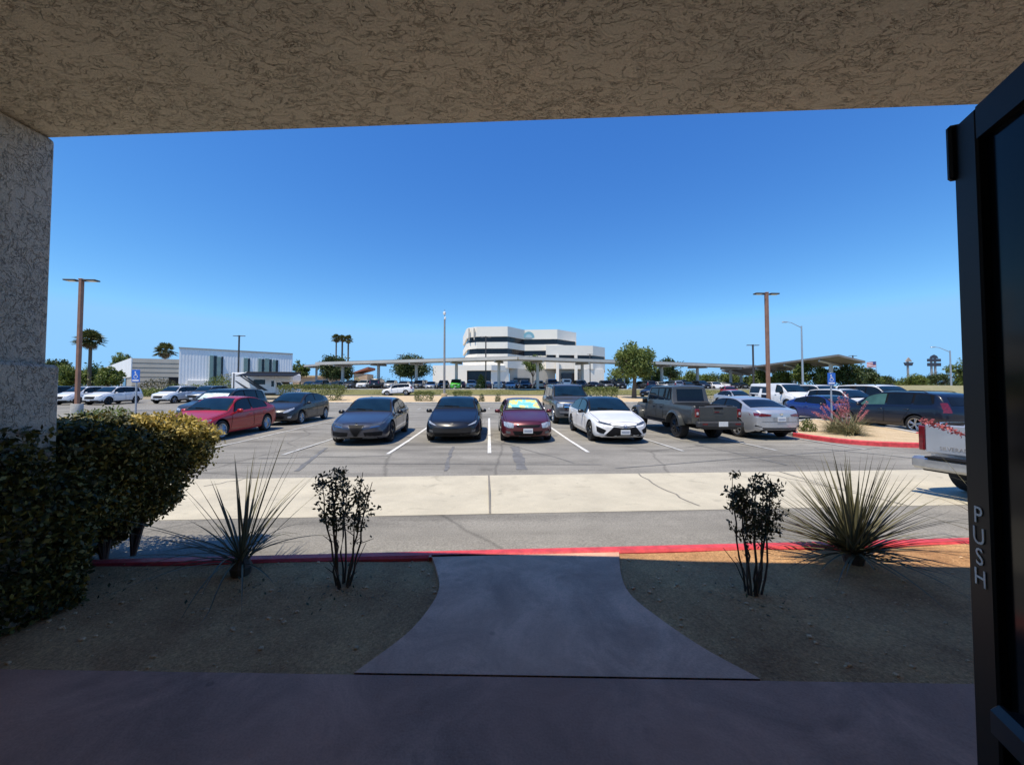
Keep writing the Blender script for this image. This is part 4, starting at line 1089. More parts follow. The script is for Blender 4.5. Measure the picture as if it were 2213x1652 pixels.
# ---- silver pickup at the kerb on the right, tailgate to the left
TR = new_car('parked_pickup', 'silver pickup at the red kerb on the right, its tailgate facing left', 'pickup truck', 'pickup', P_['silver'], None, H=1.80, ax=(.98, 4.86), bed=(3.98, 5.70, .78, .80))
L = TR.sh.L
glaze(TR); doors(TR, P_['silver'], 'chrome'); mirrors(TR, P_['silver'], size=(.26, .13, .2)); add_wheels(TR, 6, False, .27)
mb = MB(); mb.cbox((0, L / 2 + .012, .945), (1.76, .05, .48), .02)
tg = mb.build('tailgate', P_['silver'], TR.root)
mb = MB(); mb.cbox((0, L / 2 + .04, 1.10), (.30, .015, .07), .008); mb.build('handle', M['dark'], tg)
mb = MB(); me = text_mesh('SILVERADO', .085, .004)
Mx = Matrix.Translation((.46, L / 2 + .038, .80)) @ Matrix.Rotation(PI, 4, 'Z') @ Xr
mb.add([Mx @ v.co for v in me.vertices], [list(p.vertices) for p in me.polygons]); mb.build('lettering', M['greypole'], tg)
for sg in (-1, 1):
    mb = MB(); mb.cbox((sg * .945, L / 2 - .005, .945), (.085, .05, .42), .015); mb.build('tail_light', M['tail'], TR.root)
mb = MB(); mb.cbox((0, L / 2 + .12, .55), (1.94, .20, .20), .04); rb = mb.build('rear_bumper', M['alloy'], TR.root)
mb = MB(); mb.cbox((0, L / 2 + .15, .655), (1.5, .2, .03), .01); mb.build('bumper_step', M['dark'], rb)
mb = MB(); mb.cbox((0, L / 2 + .10, .45), (1.7, .12, .06), .02); mb.build('bumper_valance', M['dark'], rb)
mb = MB(); mb.cbox((0, L / 2 + .255, .55), (.34, .012, .13), .004); mb.build('license_plate', M['cladding'], rb)
mb = MB(); mb.cbox((0, .3, .48), (.9, 4.6, .2), .03); mb.tube([(-.8, TR.sh.ax[1] - L / 2, .42), (.8, TR.sh.ax[1] - L / 2, .42)], .07, 8); mb.build('chassis', M['under'], TR.root)
# far rear corner at (6.75, 6.4); nose along +x
hd = math.atan2(.13, 1.0)
fwd = Vector((math.cos(hd), math.sin(hd))); lf = Vector((-fwd.y, fwd.x))
cen = Vector((6.86, 6.55)) - lf * 1.0 + fwd * (L / 2 + .15)
TR.root.location = (cen.x, cen.y, T(*cen) - .03); TR.root.rotation_euler = (0, 0, hd + PI / 2)

# ------------------------------------------------------------------ plants
def rdir():
    while True:
        v = Vector((random.uniform(-1, 1), random.uniform(-1, 1), random.uniform(-1, 1)))
        if .05 < v.length < 1: return v.normalized()
def leaf(mb, p, size, n=None, asp=.55):
    a = rdir(); b = a.cross(n or rdir())
    if b.length < .05: b = a.cross(Vector((0, 0, 1)))
    b.normalize(); s = size * random.uniform(.6, 1.25)
    mb.add([p, p + a * s * .5 + b * s * asp * .5, p + a * s, p + a * s * .5 - b * s * asp * .5], [(0, 1, 2, 3)])
def crown(mb, c, rx, ry, rz, nclump, per, lsize, spread=.34, low=-.5):
    for k in range(nclump):
        d = rdir(); d.z = max(low, d.z); rr = random.uniform(.35, .82)
        cc = Vector((c[0] + d.x * rx * rr, c[1] + d.y * ry * rr, c[2] + d.z * rz * rr))
        sx = rx * spread * random.uniform(.6, 1.2)
        for _ in range(per):
            q = rdir() * (random.random() ** .5)
            leaf(mb, cc + Vector((q.x * sx, q.y * sx, q.z * sx * .8)), lsize, Vector((0, 0, 1)) if random.random() < .4 else None)
def tree(name, label, x, y, H, cw, ch, mat='leaf_tree', nclump=26, per=70, ls=.34, trunk_r=.16, group=None, z=None, stem=.35, low=-.5, multi=1):
    z = T(x, y) if z is None else z
    t = thing(name, label, 'tree', (x, y, z), random.uniform(0, 6), group)
    mb = MB(); c = Vector((0, 0, H - ch / 2))
    for k in range(multi):
        o = Vector((random.uniform(-.25, .25), random.uniform(-.25, .25), 0)) * (multi > 1)
        tp = Vector((random.uniform(-.2, .2), random.uniform(-.2, .2), H * stem))
        mb.tube([o, o + tp * .5 + Vector((.04, .03, 0)), o + tp], [trunk_r * 1.25, trunk_r, trunk_r * .8], 8)
        for i in range(7):
            a = i * 2.4 + random.random(); e = Vector((math.cos(a) * cw * .36, math.sin(a) * cw * .36, H - ch * random.uniform(.25, .65)))
            m = (o + tp).lerp(e, .5) + Vector((0, 0, ch * .06)); mb.tube([o + tp - Vector((0, 0, .05)), m, e], [trunk_r * .55, trunk_r * .36, trunk_r * .14], 6)
    mb.build('trunk', M['bark'], t, smooth=60)
    mb = MB(); crown(mb, c, cw / 2, cw / 2, ch / 2, nclump, per, ls, low=low); mb.build('crown', M[mat], t)
    return t
def bush(name, label, cat, x, y, rx, ry, rz, mat, n, ls, group=None, box=False, z=None, rz_=0):
    z = T(x, y) if z is None else z
    mb = MB()
    for _ in range(n):
        if box:
            k = random.choice((0, 1, 2, 2, 1)); q = Vector((random.uniform(-1, 1), random.uniform(-1, 1), random.uniform(0, 1)))
            if k == 0: q.x = random.choice((-1, 1)) * (1 - random.random() ** 2 * .25)
            elif k == 1: q.y = -1 + random.random() ** 2 * .4 if random.random() < .7 else 1 - random.random() ** 2 * .4
            else: q.z = 1 - random.random() ** 2 * .25
            if abs(q.x) > .86 and q.z > .8: q.z *= .93
            f = .82 + .18 * q.z
            p = Vector((q.x * rx * f, q.y * ry * f, q.z * rz))
        else:
            d = rdir(); d.z = abs(d.z); p = Vector((d.x * rx, d.y * ry, d.z * rz)) * (1 - random.random() ** 2 * .5)
        p += rdir() * ls * .5
        leaf(mb, p, ls, None)
    o = mb.build(name, M[mat], None); o.location = (x, y, z); o.rotation_euler = (0, 0, rz_)
    return tag(o, label, cat, group)
def blade(mb, base, az, el, ln, wd, droop, n=6):
    p = Vector(base); d = Vector((math.cos(az) * math.cos(el), math.sin(az) * math.cos(el), math.sin(el)))
    side = Vector((-math.sin(az), math.cos(az), 0)); pts = []
    for i in range(n + 1):
        f = i / n; ww = wd * (1 - f ** 1.6) * (.75 + .5 * min(1, f * 4)) / 1.25 + .0006
        nrm = d.cross(side).normalized()
        pts.append([p + side * ww / 2 + nrm * ww * .25, p, p - side * ww / 2 + nrm * ww * .25])
        p = p + d * ln / n
        if p.z < .012: p.z = .012
        d = Vector((d.x, d.y, d.z - droop / n)).normalized()
    mb.grid(pts)

# the dark hedge at the left, its end face towards the path
hedge = thing('hedge', 'tall dark leafy hedge at left whose sunlit end turns yellow', 'hedge', (-4.4, 3.2, .08))
def xend(z, y=3.5):
    k = max(0, min(1, (y - 2.80) / .5)); return (1 - k) * (-3.10 + (-.10 if z > 1.25 else 0)) + k * lerp([(.05, -4.0), (.18, -3.8), (.3, -3.62), (.5, -3.44), (.8, -3.25), (1.1, -3.14), (1.28, -3.13), (1.40, -3.24)], z)
mb = MB(); O = Vector((-4.4, 3.2, .08)); cnt = 0
while cnt < 44000:
    z = random.uniform(.05, 1.48); y = random.uniform(2.02, 4.06)
    k = random.random()
    if k < .62: x = xend(z, y) - random.random() ** 1.5 * .42
    elif k < .84: z = 1.49 - random.random() ** 1.5 * .3; x = random.uniform(-6.2, -3.1)
    else: x = random.uniform(-6.2, -3.2); y = 2.02 + random.random() ** 2 * .3 if random.random() < .5 else 4.06 - random.random() ** 2 * .3
    # rounded outline with lumps
    lump = .05 * math.sin(y * 7 + z * 3) + .04 * math.sin(z * 11 + y * 4) + .03 * math.sin(x * 9)
    if x > xend(z, y) + lump: continue
    if z > 1.39 + .075 * max(0, min(1, (3.0 - y) / .5)) + .03 * math.sin(x * 6) + .02 * math.sin(y * 9) - .55 * max(0, x - xend(1.2, y) + .22) - .3 * max(0, y - 3.85): continue
    ey = 4.06 - y
    if z < .5 - 1.3 * min(ey, .3) and x > -4.1 and y > 2.9: continue
    if x < PXR + .08 and 1.85 < y < 2.76: continue
    leaf(mb, Vector((x, y, z)) - O, .046, None, .55); cnt += 1
mb.build('leaves', M['leaf_hedge'], hedge)
M['leaf_sunlit'] = leafm('sunlit_yellow_growth', [(.24, .20, .04), (.50, .38, .08), (.68, .55, .20)], .5, .25)  # yellow young leaves at the sunlit end; sunlight put into their colour
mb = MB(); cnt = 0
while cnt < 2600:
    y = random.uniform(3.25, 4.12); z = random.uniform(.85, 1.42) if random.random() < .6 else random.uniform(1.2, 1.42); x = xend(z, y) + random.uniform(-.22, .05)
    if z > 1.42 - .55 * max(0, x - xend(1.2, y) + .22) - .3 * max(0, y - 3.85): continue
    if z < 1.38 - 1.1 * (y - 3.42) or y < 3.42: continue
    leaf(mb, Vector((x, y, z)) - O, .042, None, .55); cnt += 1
mb.build('sunlit_growth', M['leaf_sunlit'], hedge)
mb = MB()
for i in range(9):
    b = Vector((-3.62 + random.uniform(-.2, .05), 2.5 + i * .15, .05)); 
    for j in range(4):
        e = Vector((b.x + random.uniform(-.2, .25), b.y + random.uniform(-.25, .25), random.uniform(.6, 1.25))); m = b.lerp(e, .5) + Vector((random.uniform(-.06, .06), random.uniform(-.06, .06), 0))
        mb.tube([b - O, m - O, e - O], [.022, .015, .006], 6)
mb.build('stems', M['twig'], hedge)
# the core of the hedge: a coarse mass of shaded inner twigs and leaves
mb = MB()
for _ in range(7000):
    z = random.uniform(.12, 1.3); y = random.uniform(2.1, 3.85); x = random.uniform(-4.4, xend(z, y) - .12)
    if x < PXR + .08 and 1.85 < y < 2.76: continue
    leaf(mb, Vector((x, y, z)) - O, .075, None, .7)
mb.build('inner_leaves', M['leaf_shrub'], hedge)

# blue-green yuccas
def yucca(label, px, py, hgt, rad, n, seed, wd=.02, arch=1.0, lowel=84):
    random.seed(seed); p = atz(px, py, .09)
    t = thing('yucca', label, 'plant', (p.x, p.y, .085), 0, 'yuccas in the entrance planters')
    mb = MB()
    for i in range(n):
        f = (i + random.random()) / n
        el = R(86) - f ** .8 * R(lowel); ln = (hgt * (1 - f * .5) + rad * f * .55) * random.uniform(.75, 1.08)
        blade(mb, (random.uniform(-.03, .03), random.uniform(-.03, .03), .05 + random.random() * .06), random.uniform(0, 2 * PI), el, ln, wd * random.uniform(.7, 1.2), random.uniform(.15, 1.0) * (.25 + f) * arch, 8)
    mb.build('blades', M['yucca'], t)
    mb = MB(); mb.lathe_z([(.07, -.02), (.085, .05), (.05, .13)], 10); mb.build('stem', M['twig'], t)
    return t
yucca('sparse blue green yucca with long arching blades beside the dark hedge', 521, 1235, 1.08, .66, 62, 3, .022, 1.5, 74)
yucca('dense spiky blue green yucca on the right near the door', 1845, 1212, .90, .72, 200, 5, .028, .55, 78)
# leggy shrubs
def leggy(label, px, py, hgt, wid, seed, nst, per, lo=.5):
    random.seed(seed); p = atz(px, py, .09)
    t = thing('leggy_shrub', label, 'shrub', (p.x, p.y, .085), 0, 'leggy shrubs in the entrance planters')
    mb = MB(); lf = MB()
    for i in range(nst):
        a = 2 * PI * i / nst + random.uniform(-.5, .5); r0 = random.uniform(.02, .06); rr = wid * random.uniform(.25, .5)
        b = Vector((math.cos(a) * r0, math.sin(a) * r0, -.02)); e = Vector((math.cos(a) * rr, math.sin(a) * rr * .8, hgt * random.uniform(.78, 1.0)))
        pts = [b]
        for k in range(1, 8):
            f = k / 7; g = f ** .75
            pts.append(Vector((b.x + (e.x - b.x) * g, b.y + (e.y - b.y) * g, b.z + (e.z - b.z) * f)) + Vector((random.uniform(-.014, .014), random.uniform(-.014, .014), 0)))
        mb.tube(pts, [.0085, .008, .0075, .007, .006, .005, .004, .0025], 6)
        for k in range(9):
            f = random.uniform(lo * .8, .99); ii = min(6, int(f * 7)); q = pts[ii].lerp(pts[ii + 1], f * 7 - ii); d = Vector((random.uniform(-1, 1), random.uniform(-1, 1), random.uniform(-.1, 1))).normalized() * random.uniform(.04, .13)
            mb.tube([q, q + d * .5, q + d], [.0035, .0028, .0015], 5)
            for _ in range(per // 9):
                g = random.random() ** .6; hh = q + d * g + rdir() * .03
                if hh.z > hgt * lo or random.random() < .08: leaf(lf, hh, .036, None, .5)
    for k in range(4):
        a = random.uniform(0, 6.3); q = Vector((math.cos(a) * .04, math.sin(a) * .04, 0)); e = Vector((math.cos(a) * .2, math.sin(a) * .2, random.uniform(.08, .3)))
        mb.tube([q, q.lerp(e, .5) + Vector((.01, 0, .03)), e], [.005, .004, .002], 5)
    mb.build('stems', M['twig'], t); lf.build('leaves', M['leaf_shrub'], t)
leggy('leggy bare-stemmed shrub with a leafy top beside the sparse yucca', 743, 1262, .92, .42, 11, 9, 165, .50)
leggy('leggy bare-stemmed shrub with a dense top beside the spiky yucca', 1628, 1275, .90, .32, 29, 10, 230, .48)
# red yucca: grassy blades and pink flower stalks
def red_yucca(label, x, y, z, seed, n, rad, stalks, dry=True):
    random.seed(seed)
    t = thing('red_yucca', label, 'plant', (x, y, z), 0, 'red yuccas with pink flower stalks')
    mb = MB()
    for i in range(n):
        f = random.random(); blade(mb, (random.uniform(-.2, .2), random.uniform(-.15, .15), .02), random.uniform(0, 2 * PI), R(80) - f * R(70), rad * random.uniform(.7, 1.1), .02, random.uniform(.4, 1.3), 5)
    mb.build('blades', M['leaf_dry'] if dry else M['yucca'], t)
    for (az, el, ln, dr) in stalks:
        p = Vector((0, 0, .1)); d = Vector((math.cos(az) * math.cos(el), math.sin(az) * math.cos(el), math.sin(el))); pts = [p.copy()]
        for k in range(9): p = p + d * ln / 9; d = (d + Vector((0, 0, -dr / 9))).normalized(); pts.append(p.copy())
        mb = MB(); mb.tube(pts, [.009 - .0006 * k for k in range(10)], 5); s_ = mb.build('flower_stalk', M['stalk'], t)
        fb = MB()
        for k in range(110):
            f = random.uniform(4.4, 9); i = min(int(f), 8); q = pts[i].lerp(pts[i + 1], f - i) + rdir() * .035; leaf(fb, q, .036, None, .6)
        fb.build('flowers', M['flower'], s_)
    return t
# island on the right
isl = [gpt(*p) for p in ((1700, 934), (1718, 943), (1760, 950), (1860, 961), (1990, 967), (2085, 966), (2060, 954), (1985, 942), (1920, 929), (1850, 918), (1760, 910), (1715, 917))]
mb = MB(); vs_ = [(x, y, T(x, y) + .10) for x, y in isl]; cxm = sum(v[0] for v in vs_) / len(vs_); cym = sum(v[1] for v in vs_) / len(vs_)
vs_.append((cxm, cym, T(cxm, cym) + .16)); mb.add(vs_, [(i, (i + 1) % len(isl), len(isl)) for i in range(len(isl))])
struct(fixn(mb.build('island_gravel', M['sand'])))
kerb('island_red_kerb', M['redkerb'], soft(isl[1:8], 5), .16, .15)
kerb('island_kerb', M['kerb'], soft(isl[7:] + isl[:2], 5), .16, .145)
p = gpt(1838, 947)
red_yucca('grassy red yucca with many pink flower stalks on the red-kerbed island', p[0], p[1], T(*p) + .13, 31, 420, .85,
          [(R(100), R(75), 1.35, .25), (R(80), R(62), 1.3, .3), (R(170), R(42), 1.35, .5), (R(180), R(52), 1.3, .3), (R(150), R(58), 1.25, .3), (R(20), R(40), 1.2, .2), (R(10), R(48), 1.1, .2), (R(60), R(80), 1.4, .1), (R(-40), R(70), 1.2, .3), (R(110), R(83), 1.45, .1), (R(190), R(66), 1.2, .3), (R(200), R(72), 1.25, .2), (R(130), R(68), 1.3, .25)])
p = gpt(1806, 941)
red_yucca('pale dry grass tuft left of the flowering red yucca on the island', p[0], p[1], T(*p) + .12, 37, 320, .75, [(R(165), R(50), 1.0, .4), (R(120), R(66), 1.0, .3)])
p = gpt(1746, 938); bush('round_shrub', 'round clipped green shrub beside the silver sedan on the island', 'shrub', p[0], p[1], .30, .30, .58, 'leaf_far', 900, .07)
# flowering plant beside the path on the far right, hidden behind the door but for its stalk and blades
t = red_yucca('red yucca near the open door with one flower stalk over the silver pickup', 4.95, 3.60, .085, 41, 60, 1.0, [], False)
fp = [Vector(q) - Vector((4.95, 3.60, .085)) for q in ((5.0, 3.62, .1), (4.96, 3.70, .70), (4.78, 3.76, 1.04), (4.54, 3.78, 1.18), (4.31, 3.78, 1.27), (4.08, 3.78, 1.345))]
fp = [Vector(q) for q in soft([tuple(q) for q in fp], 4)]
mb = MB(); mb.tube(fp, [.010 - .0003 * k for k in range(len(fp))], 6); s_ = mb.build('flower_stalk', M['stalk'], t, smooth=50)
fb = MB()
for k in range(240):
    f = random.uniform(10, len(fp) - 1.001); i = int(f); q = fp[i].lerp(fp[i + 1], f - i) + rdir() * .028 * random.random(); leaf(fb, q, .032, None, .6)
fb.build('flowers', M['flower'], s_)
# litter and small rubble on the soil
M['pebble'] = plain('pebbles', (.56, .38, .22), .9, 0, .5, 30)
random.seed(5); mb = MB()
for _ in range(900):
    x = random.uniform(-3.6, 4.2); y = random.uniform(2.1, 3.6); 
    k = min(range(NP), key=lambda i: abs(Lp[i][1] - y))
    if Lp[k][0] - .03 < x < Rp[k][0] + .03: continue
    s_ = .003 + .013 * random.random() ** 4; mb.cbox((x, y, soil_z(x, y) + s_ * .3), (s_ * 2, s_ * 1.6, s_), s_ * .3, random.random() * 6)
tag(mb.build('pebbles', M['pebble']), 'small pebbles scattered on the planter soil', 'pebbles', kind='stuff')
random.seed(6); mb = MB()
for _ in range(260):
    cx_, cy_ = random.choice(((-1.3, 2.97), (-2.1, 3.05), (1.86, 2.9), (-3.2, 3.0)))
    p = Vector((cx_ + random.gauss(0, .22), cy_ + random.gauss(0, .16), 0)); p.z = soil_z(p.x, p.y) + .006; leaf(mb, p, .03, Vector((0, 0, 1)))
tag(mb.build('leaf_litter', M['leaf_shrub']), 'fallen leaves under the planter shrubs', 'leaf litter', kind='stuff')

# shrubs past the hedge on the left
p = at(240, 905, 15.5); bush('low_shrub', 'low pale green shrub behind the hedge under the left parking sign', 'shrub', p.x, 15.5, 1.05, .8, .98, 'leaf_lime', 1500, .10)
p = at(165, 905, 16); bush('low_shrub', 'low pale green shrub behind the hedge at the foot of the left brown pole', 'shrub', p.x, 16.5, .9, .7, .80, 'leaf_lime', 1000, .10)
# hedges and shrubs on the gravel strip
GS = 'clipped hedges on the gravel strip'
p = at(671, 860, 42); bush('clipped_hedge', 'long clipped green hedge on the gravel strip behind the charcoal hatchback', 'hedge', p.x, 42.5, 3.45, 1.1, 1.75, 'leaf_far', 5200, .16, GS, True, rz_=PSI)
p = at(1298, 860, 42); bush('clipped_hedge', 'clipped green hedge on the gravel strip behind the white sedan', 'hedge', p.x, 42.5, 1.95, 1.0, 1.55, 'leaf_far', 3200, .16, GS, True, rz_=PSI)
p = at(917, 860, 42); bush('clipped_hedge', 'small clipped box shrub left of the tall grey pole', 'shrub', p.x, 42, 1.0, .8, 1.05, 'leaf_far', 1700, .14, GS, True)
p = at(1000, 860, 46); bush('clipped_hedge', 'small clipped box shrub right of the tall grey pole', 'shrub', p.x, 46, 1.1, .8, .95, 'leaf_far', 1700, .14, GS, True)
for i, (px, lab) in enumerate(((1041, 'small dark upright shrub on gravel, left of a pair behind the maroon coupe'), (1076, 'small dark upright shrub on gravel, right of a pair behind the maroon coupe'), (803, 'tiny dark shrub on bare gravel right of the long clipped hedge'), (1527, 'yellowish shrub on gravel right of the grey off-road pickup cab'))):
    p = at(px, 860, 41); bush('small_shrub', lab, 'shrub', p.x, 41, .32 if i < 2 else (.2 if i == 2 else .9), .3, .9 if i < 2 else (.55 if i == 2 else 1.5), 'leaf_dark' if i < 3 else 'leaf_lime', 500, .11, 'small shrubs on the gravel strip')
# grass strip
mb = MB(); random.seed(12)
sheet('grass_verge', soil('lawn_soil', (.20, .19, .08), (.15, .15, .06)), -60, 75, 57.8, 64.3, 3, 1.5, .05)
for _ in range(9000):
    u = random.uniform(-40, 40); v = random.uniform(57.9, 64.2); x, y = uv2w(u, v)
    if random.random() < .5 + .5 * math.sin(u * .7): blade(mb, (x, y, T(x, y) + .04), random.uniform(0, 6.3), R(70), random.uniform(.10, .28), .05, .6, 2)
tag(mb.build('verge_grass', M['grass']), 'thin patchy grass on the verge before the far parking lot', 'grass', kind='stuff')

# ------------------------------------------------------------------ poles and signs
def lamp_pole(label, x, y, H, r, mat, hl, group, heads=2, cat='street lamp', base=True, ang=PSI):
    z = T(x, y); t = thing('lamp_pole', label, cat, (x, y, z), ang, group)
    mb = MB(); mb.cbox((0, 0, H / 2), (r * 2, r * 2, H), r * .25); mb.build('pole', M[mat], t)
    if base: mb = MB(); mb.lathe_z([(.30, 0), (.30, .55), (.27, .6)], 18); mb.build('footing', M['kerb'], t, smooth=40)
    for s_ in ((-1, 1) if heads == 2 else (1,)):
        mb = MB(); mb.cbox((s_ * (hl * .62), 0, H - .05), (hl * .78, hl * .42, .09), .03); mb.box((s_ * hl * .18, 0, H - .09), (hl * .36, .07, .07)); h_ = mb.build('lamp_head', M['darkpole'], t)
        m2 = MB(); m2.box((s_ * (hl * .64), 0, H - .10), (hl * .5, hl * .30, .02)); m2.build('lamp_lens', M['lens'], h_)
    mb = MB(); mb.cbox((0, 0, H + .03), (r * 2.3, r * 2.3, .07), .02); mb.build('cap', M[mat], t)
    return t
GP = 'twin-headed parking lot lamps'
p = at(166, 890, 25); lamp_pole('brown twin-headed lamp pole at the left', p.x, 25, 8.85, .105, 'bronzepole', 1.0, GP)
p = at(1661, 860, 28); lamp_pole('brown twin-headed lamp pole at the right', p.x, 28, 8.75, .11, 'bronzepole', .92, GP)
for px, ytop, d, lab in ((517, 725, 68, 'thin dark twin-headed lamp behind the white motorhome'), (1627, 745, 62, 'thin dark twin-headed lamp just left of the right brown pole'), (1050, 727, 66, 'dark twin-headed lamp in front of the white office block'),
                         (865, 766, 105, 'small far twin-headed lamp over the dark tree left of the office block'), (1275, 765, 100, 'small far lamp right of the office block wing'), (1843, 768, 95, 'small far lamp right of the dark sloping solar canopy')):
    p = at(px, ytop, d); z0 = T(p.x, d); lamp_pole(lab, p.x, d, p.z - z0, .11, 'darkpole', 1.0 if px != 1275 else .8, GP, base=False)
# tall grey camera pole on the gravel
p = at(960, 858, 45); pt = at(960, 690, 45); z0 = T(p.x, 45)
t = thing('camera_pole', 'tall grey pole with small white device on top, on the gravel strip', 'pole', (p.x, 45, z0))
mb = MB(); mb.tube([(0, 0, 0), (0, 0, 4), (0, 0, pt.z - z0)], [.15, .13, .10], 12); mb.build('pole', M['greypole'], t, smooth=40)
mb = MB(); mb.lathe_z([(.36, 0), (.36, .7), (.30, .75)], 16); mb.build('footing', M['sand'], t, smooth=40)
mb = MB(); mb.tube([(0, 0, pt.z - z0), (0, 0, pt.z - z0 + 1.2)], .03, 6); mb.build('mast', M['greypole'], t)
mb = MB(); mb.cbox((-.02, 0, pt.z - z0 + .75), (.3, .3, .36), .06); mb.cbox((.05, 0, pt.z - z0 + .15), (.2, .24, .3), .03); mb.build('camera_head', M['white'], t)
# cobra-head street lights
def cobra(label, px, ybase, ytop, d, arm):
    p = at(px, ytop, d); z0 = T(p.x, d); H = p.z - z0; t = thing('street_light', label, 'street lamp', (p.x, d, z0), 0, 'cobra-head street lights')
    mb = MB(); mb.tube([(0, 0, 0), (0, 0, H)], [.14, .09], 10); mb.build('pole', M['galv'], t, smooth=50)
    mb = MB(); mb.tube([(0, 0, H - .25), (-arm * .3, 0, H + .05), (-arm * .7, 0, H + .45), (-arm, 0, H + .55)], [.05, .045, .04, .035], 8); mb.build('arm', M['galv'], t, smooth=50)
    mb = MB(); mb.cbox((-arm - .3, 0, H + .53), (.7, .26, .13), .05); mb.build('lamp_head', M['galv'], t)
cobra('grey cobra-head street light with its arm to the left, right of the right brown pole', 1732, 830, 704, 52, 2.0)
cobra('small grey cobra-head street light at the far right beside a leafy tree', 2053, 835, 757, 60, 2.4)
# accessible parking signs
def psign(label, px, ytop, d):
    p = at(px, ytop, d); z0 = T(p.x, d); H = p.z - z0; t = thing('parking_sign', label, 'sign', (p.x, d, z0), 0, 'blue accessible parking signs')
    mb = MB(); mb.cbox((0, 0, H / 2), (.05, .05, H), .01); mb.build('post', M['galv'], t)
    mb = MB(); mb.cbox((0, -.035, H - .24), (.31, .006, .46), .003); sp = mb.build('sign_panel', M['signblue'], t)
    mb = MB(); y = -.041
    mb.add([Vector((.028 * math.cos(a) - .02, y, H - .10 + .028 * math.sin(a))) for a in [2 * PI * k / 12 for k in range(12)]], [tuple(range(12))])
    pts = [(-.02, H - .13), (-.015, H - .22), (.05, H - .22), (.075, H - .30)]
    for (a, b) in zip(pts, pts[1:]):
        a_, b_ = Vector((a[0], y - .001, a[1])), Vector((b[0], y - .001, b[1])); q = (b_ - a_).normalized(); nn = Vector((-q.z, 0, q.x)) * .011
        mb.add([a_ + nn, b_ + nn, b_ - nn, a_ - nn], [(0, 1, 2, 3)])
    mb.box((.02, y, H - .17), (.06, .001, .016))
    arc = []
    for k in range(15):
        an = R(120 + 200 * k / 14); arc.append(Vector((.0 + .075 * math.cos(an), y - .002, H - .27 + .075 * math.sin(an))))
    for a_, b_ in zip(arc, arc[1:]):
        c_ = Vector((0, y - .002, H - .27)); mb.add([a_, b_, c_ + (b_ - c_) * .78, c_ + (a_ - c_) * .78], [(0, 1, 2, 3)])
    mb.box((0, y, H - .41), (.24, .001, .05)); mb.build('wheelchair_symbol', M['white'], sp)
psign('blue accessible parking sign on a thin post in front of the tan building', 296, 798, 14.2)
psign('blue accessible parking sign on a thin post above the pink flowering island', 1795, 805, 15.0)

# ------------------------------------------------------------------ buildings
# faceted white office block
def P2(px, d): r = at(px, 852, d); return (r.x, d)
off = thing('office_block', 'white faceted three-storey office block with dark ribbon windows', 'building', (0, 0, 0))
def offset(poly, k):
    cx_ = sum(p[0] for p in poly) / len(poly); cy_ = sum(p[1] for p in poly) / len(poly)
    out = []
    n = len(poly)
    for i in range(n):
        a, b, c_ = Vector(poly[i - 1]), Vector(poly[i]), Vector(poly[(i + 1) % n])
        e1 = (b - a).normalized(); e2 = (c_ - b).normalized(); n1 = Vector((e1.y, -e1.x)); n2 = Vector((e2.y, -e2.x)); nn = (n1 + n2)
        nn = nn / max(.3, nn.dot(n1)); out.append(tuple(b + nn * k))
    return out
main = [P2(1007, 123), P2(1012, 120.5), P2(1030, 118.5), P2(1097, 118), P2(1134, 124.5), P2(1205, 123.5), P2(1246, 130), P2(1246, 150), P2(1040, 150), P2(1000, 140)]
def stack(poly, levels, inset, t):
    for (z0, z1, kind) in levels:
        mb = MB()
        if kind == 'w': mb.prism(poly, z0, z1); mb.build('wall_band', M['hospwhite'], t)
        else: mb.prism(offset(poly, -inset), z0 - .01, z1 + .01); mb.build('ribbon_window', M['hospband'], t)
zb_ = 2.6
stack(main, [(9.9, 14.3, 'w'), (14.3, 16.0, 'g'), (16.0, 18.0, 'w'), (18.0, 19.75, 'g'), (19.75, 22.9, 'w')], .35, off)
wing = [P2(1180, 122.0), P2(1282, 124), P2(1308, 129), P2(1308, 145), P2(1180, 145)]
stack(wing, [(9.9, 12.2, 'w'), (12.2, 14.4, 'g'), (14.4, 17.6, 'w')], .35, off)
low = [P2(935, 117), P2(1062, 114.5), P2(1100, 119), P2(1100, 148), P2(935, 148)]
mb = MB(); mb.prism(low, 8.9, 10.6); mb.build('wall_band', M['hospwhite'], off)
mb = MB(); mb.prism([P2(935, 117), P2(1009, 115.5), P2(1009, 147), P2(935, 147)], zb_ - .4, 8.89); mb.build('wall_band', M['hospwhite'], off)
mb = MB(); mb.prism([P2(1061, 115.3), P2(1100, 119), P2(1100, 147), P2(1061, 147)], zb_ - .4, 8.89); mb.build('wall_band', M['hospwhite'], off)
mb = MB(); mb.prism([P2(1008, 116.5), P2(1062, 115.8), P2(1062, 146), P2(1008, 146)], zb_ + 1.4, 8.91); mb.build('ribbon_window', M['hospband'], off)
mb = MB(); mb.prism([P2(1009, 116), P2(1061, 115.4), P2(1061, 117), P2(1009, 117.5)], zb_ - .4, zb_ + 2.2); mb.build('wall_band', M['hospwhite'], off)
mb = MB(); mb.prism([P2(1101, 121), P2(1200, 125), P2(1200, 146), P2(1101, 146)], zb_ - .4, 9.88); mb.build('recess_wall', M['tanpanel'], off)
mb = MB(); mb.prism([P2(1110, 120.8), P2(1145, 122), P2(1145, 123), P2(1110, 122)], zb_ + .6, 6.9); mb.build('ribbon_window', M['hospband'], off); mb = MB(); mb.prism([P2(1213, 122.6), P2(1250, 123), P2(1250, 124), P2(1213, 124)], zb_ + 3, 8.6); mb.build('ribbon_window', M['hospband'], off)
mb = MB(); mb.prism([P2(1203, 124), P2(1262, 125), P2(1262, 146), P2(1203, 146)], zb_ - .4, 9.87); mb.build('recess_wall', M['tanpanel'], off)
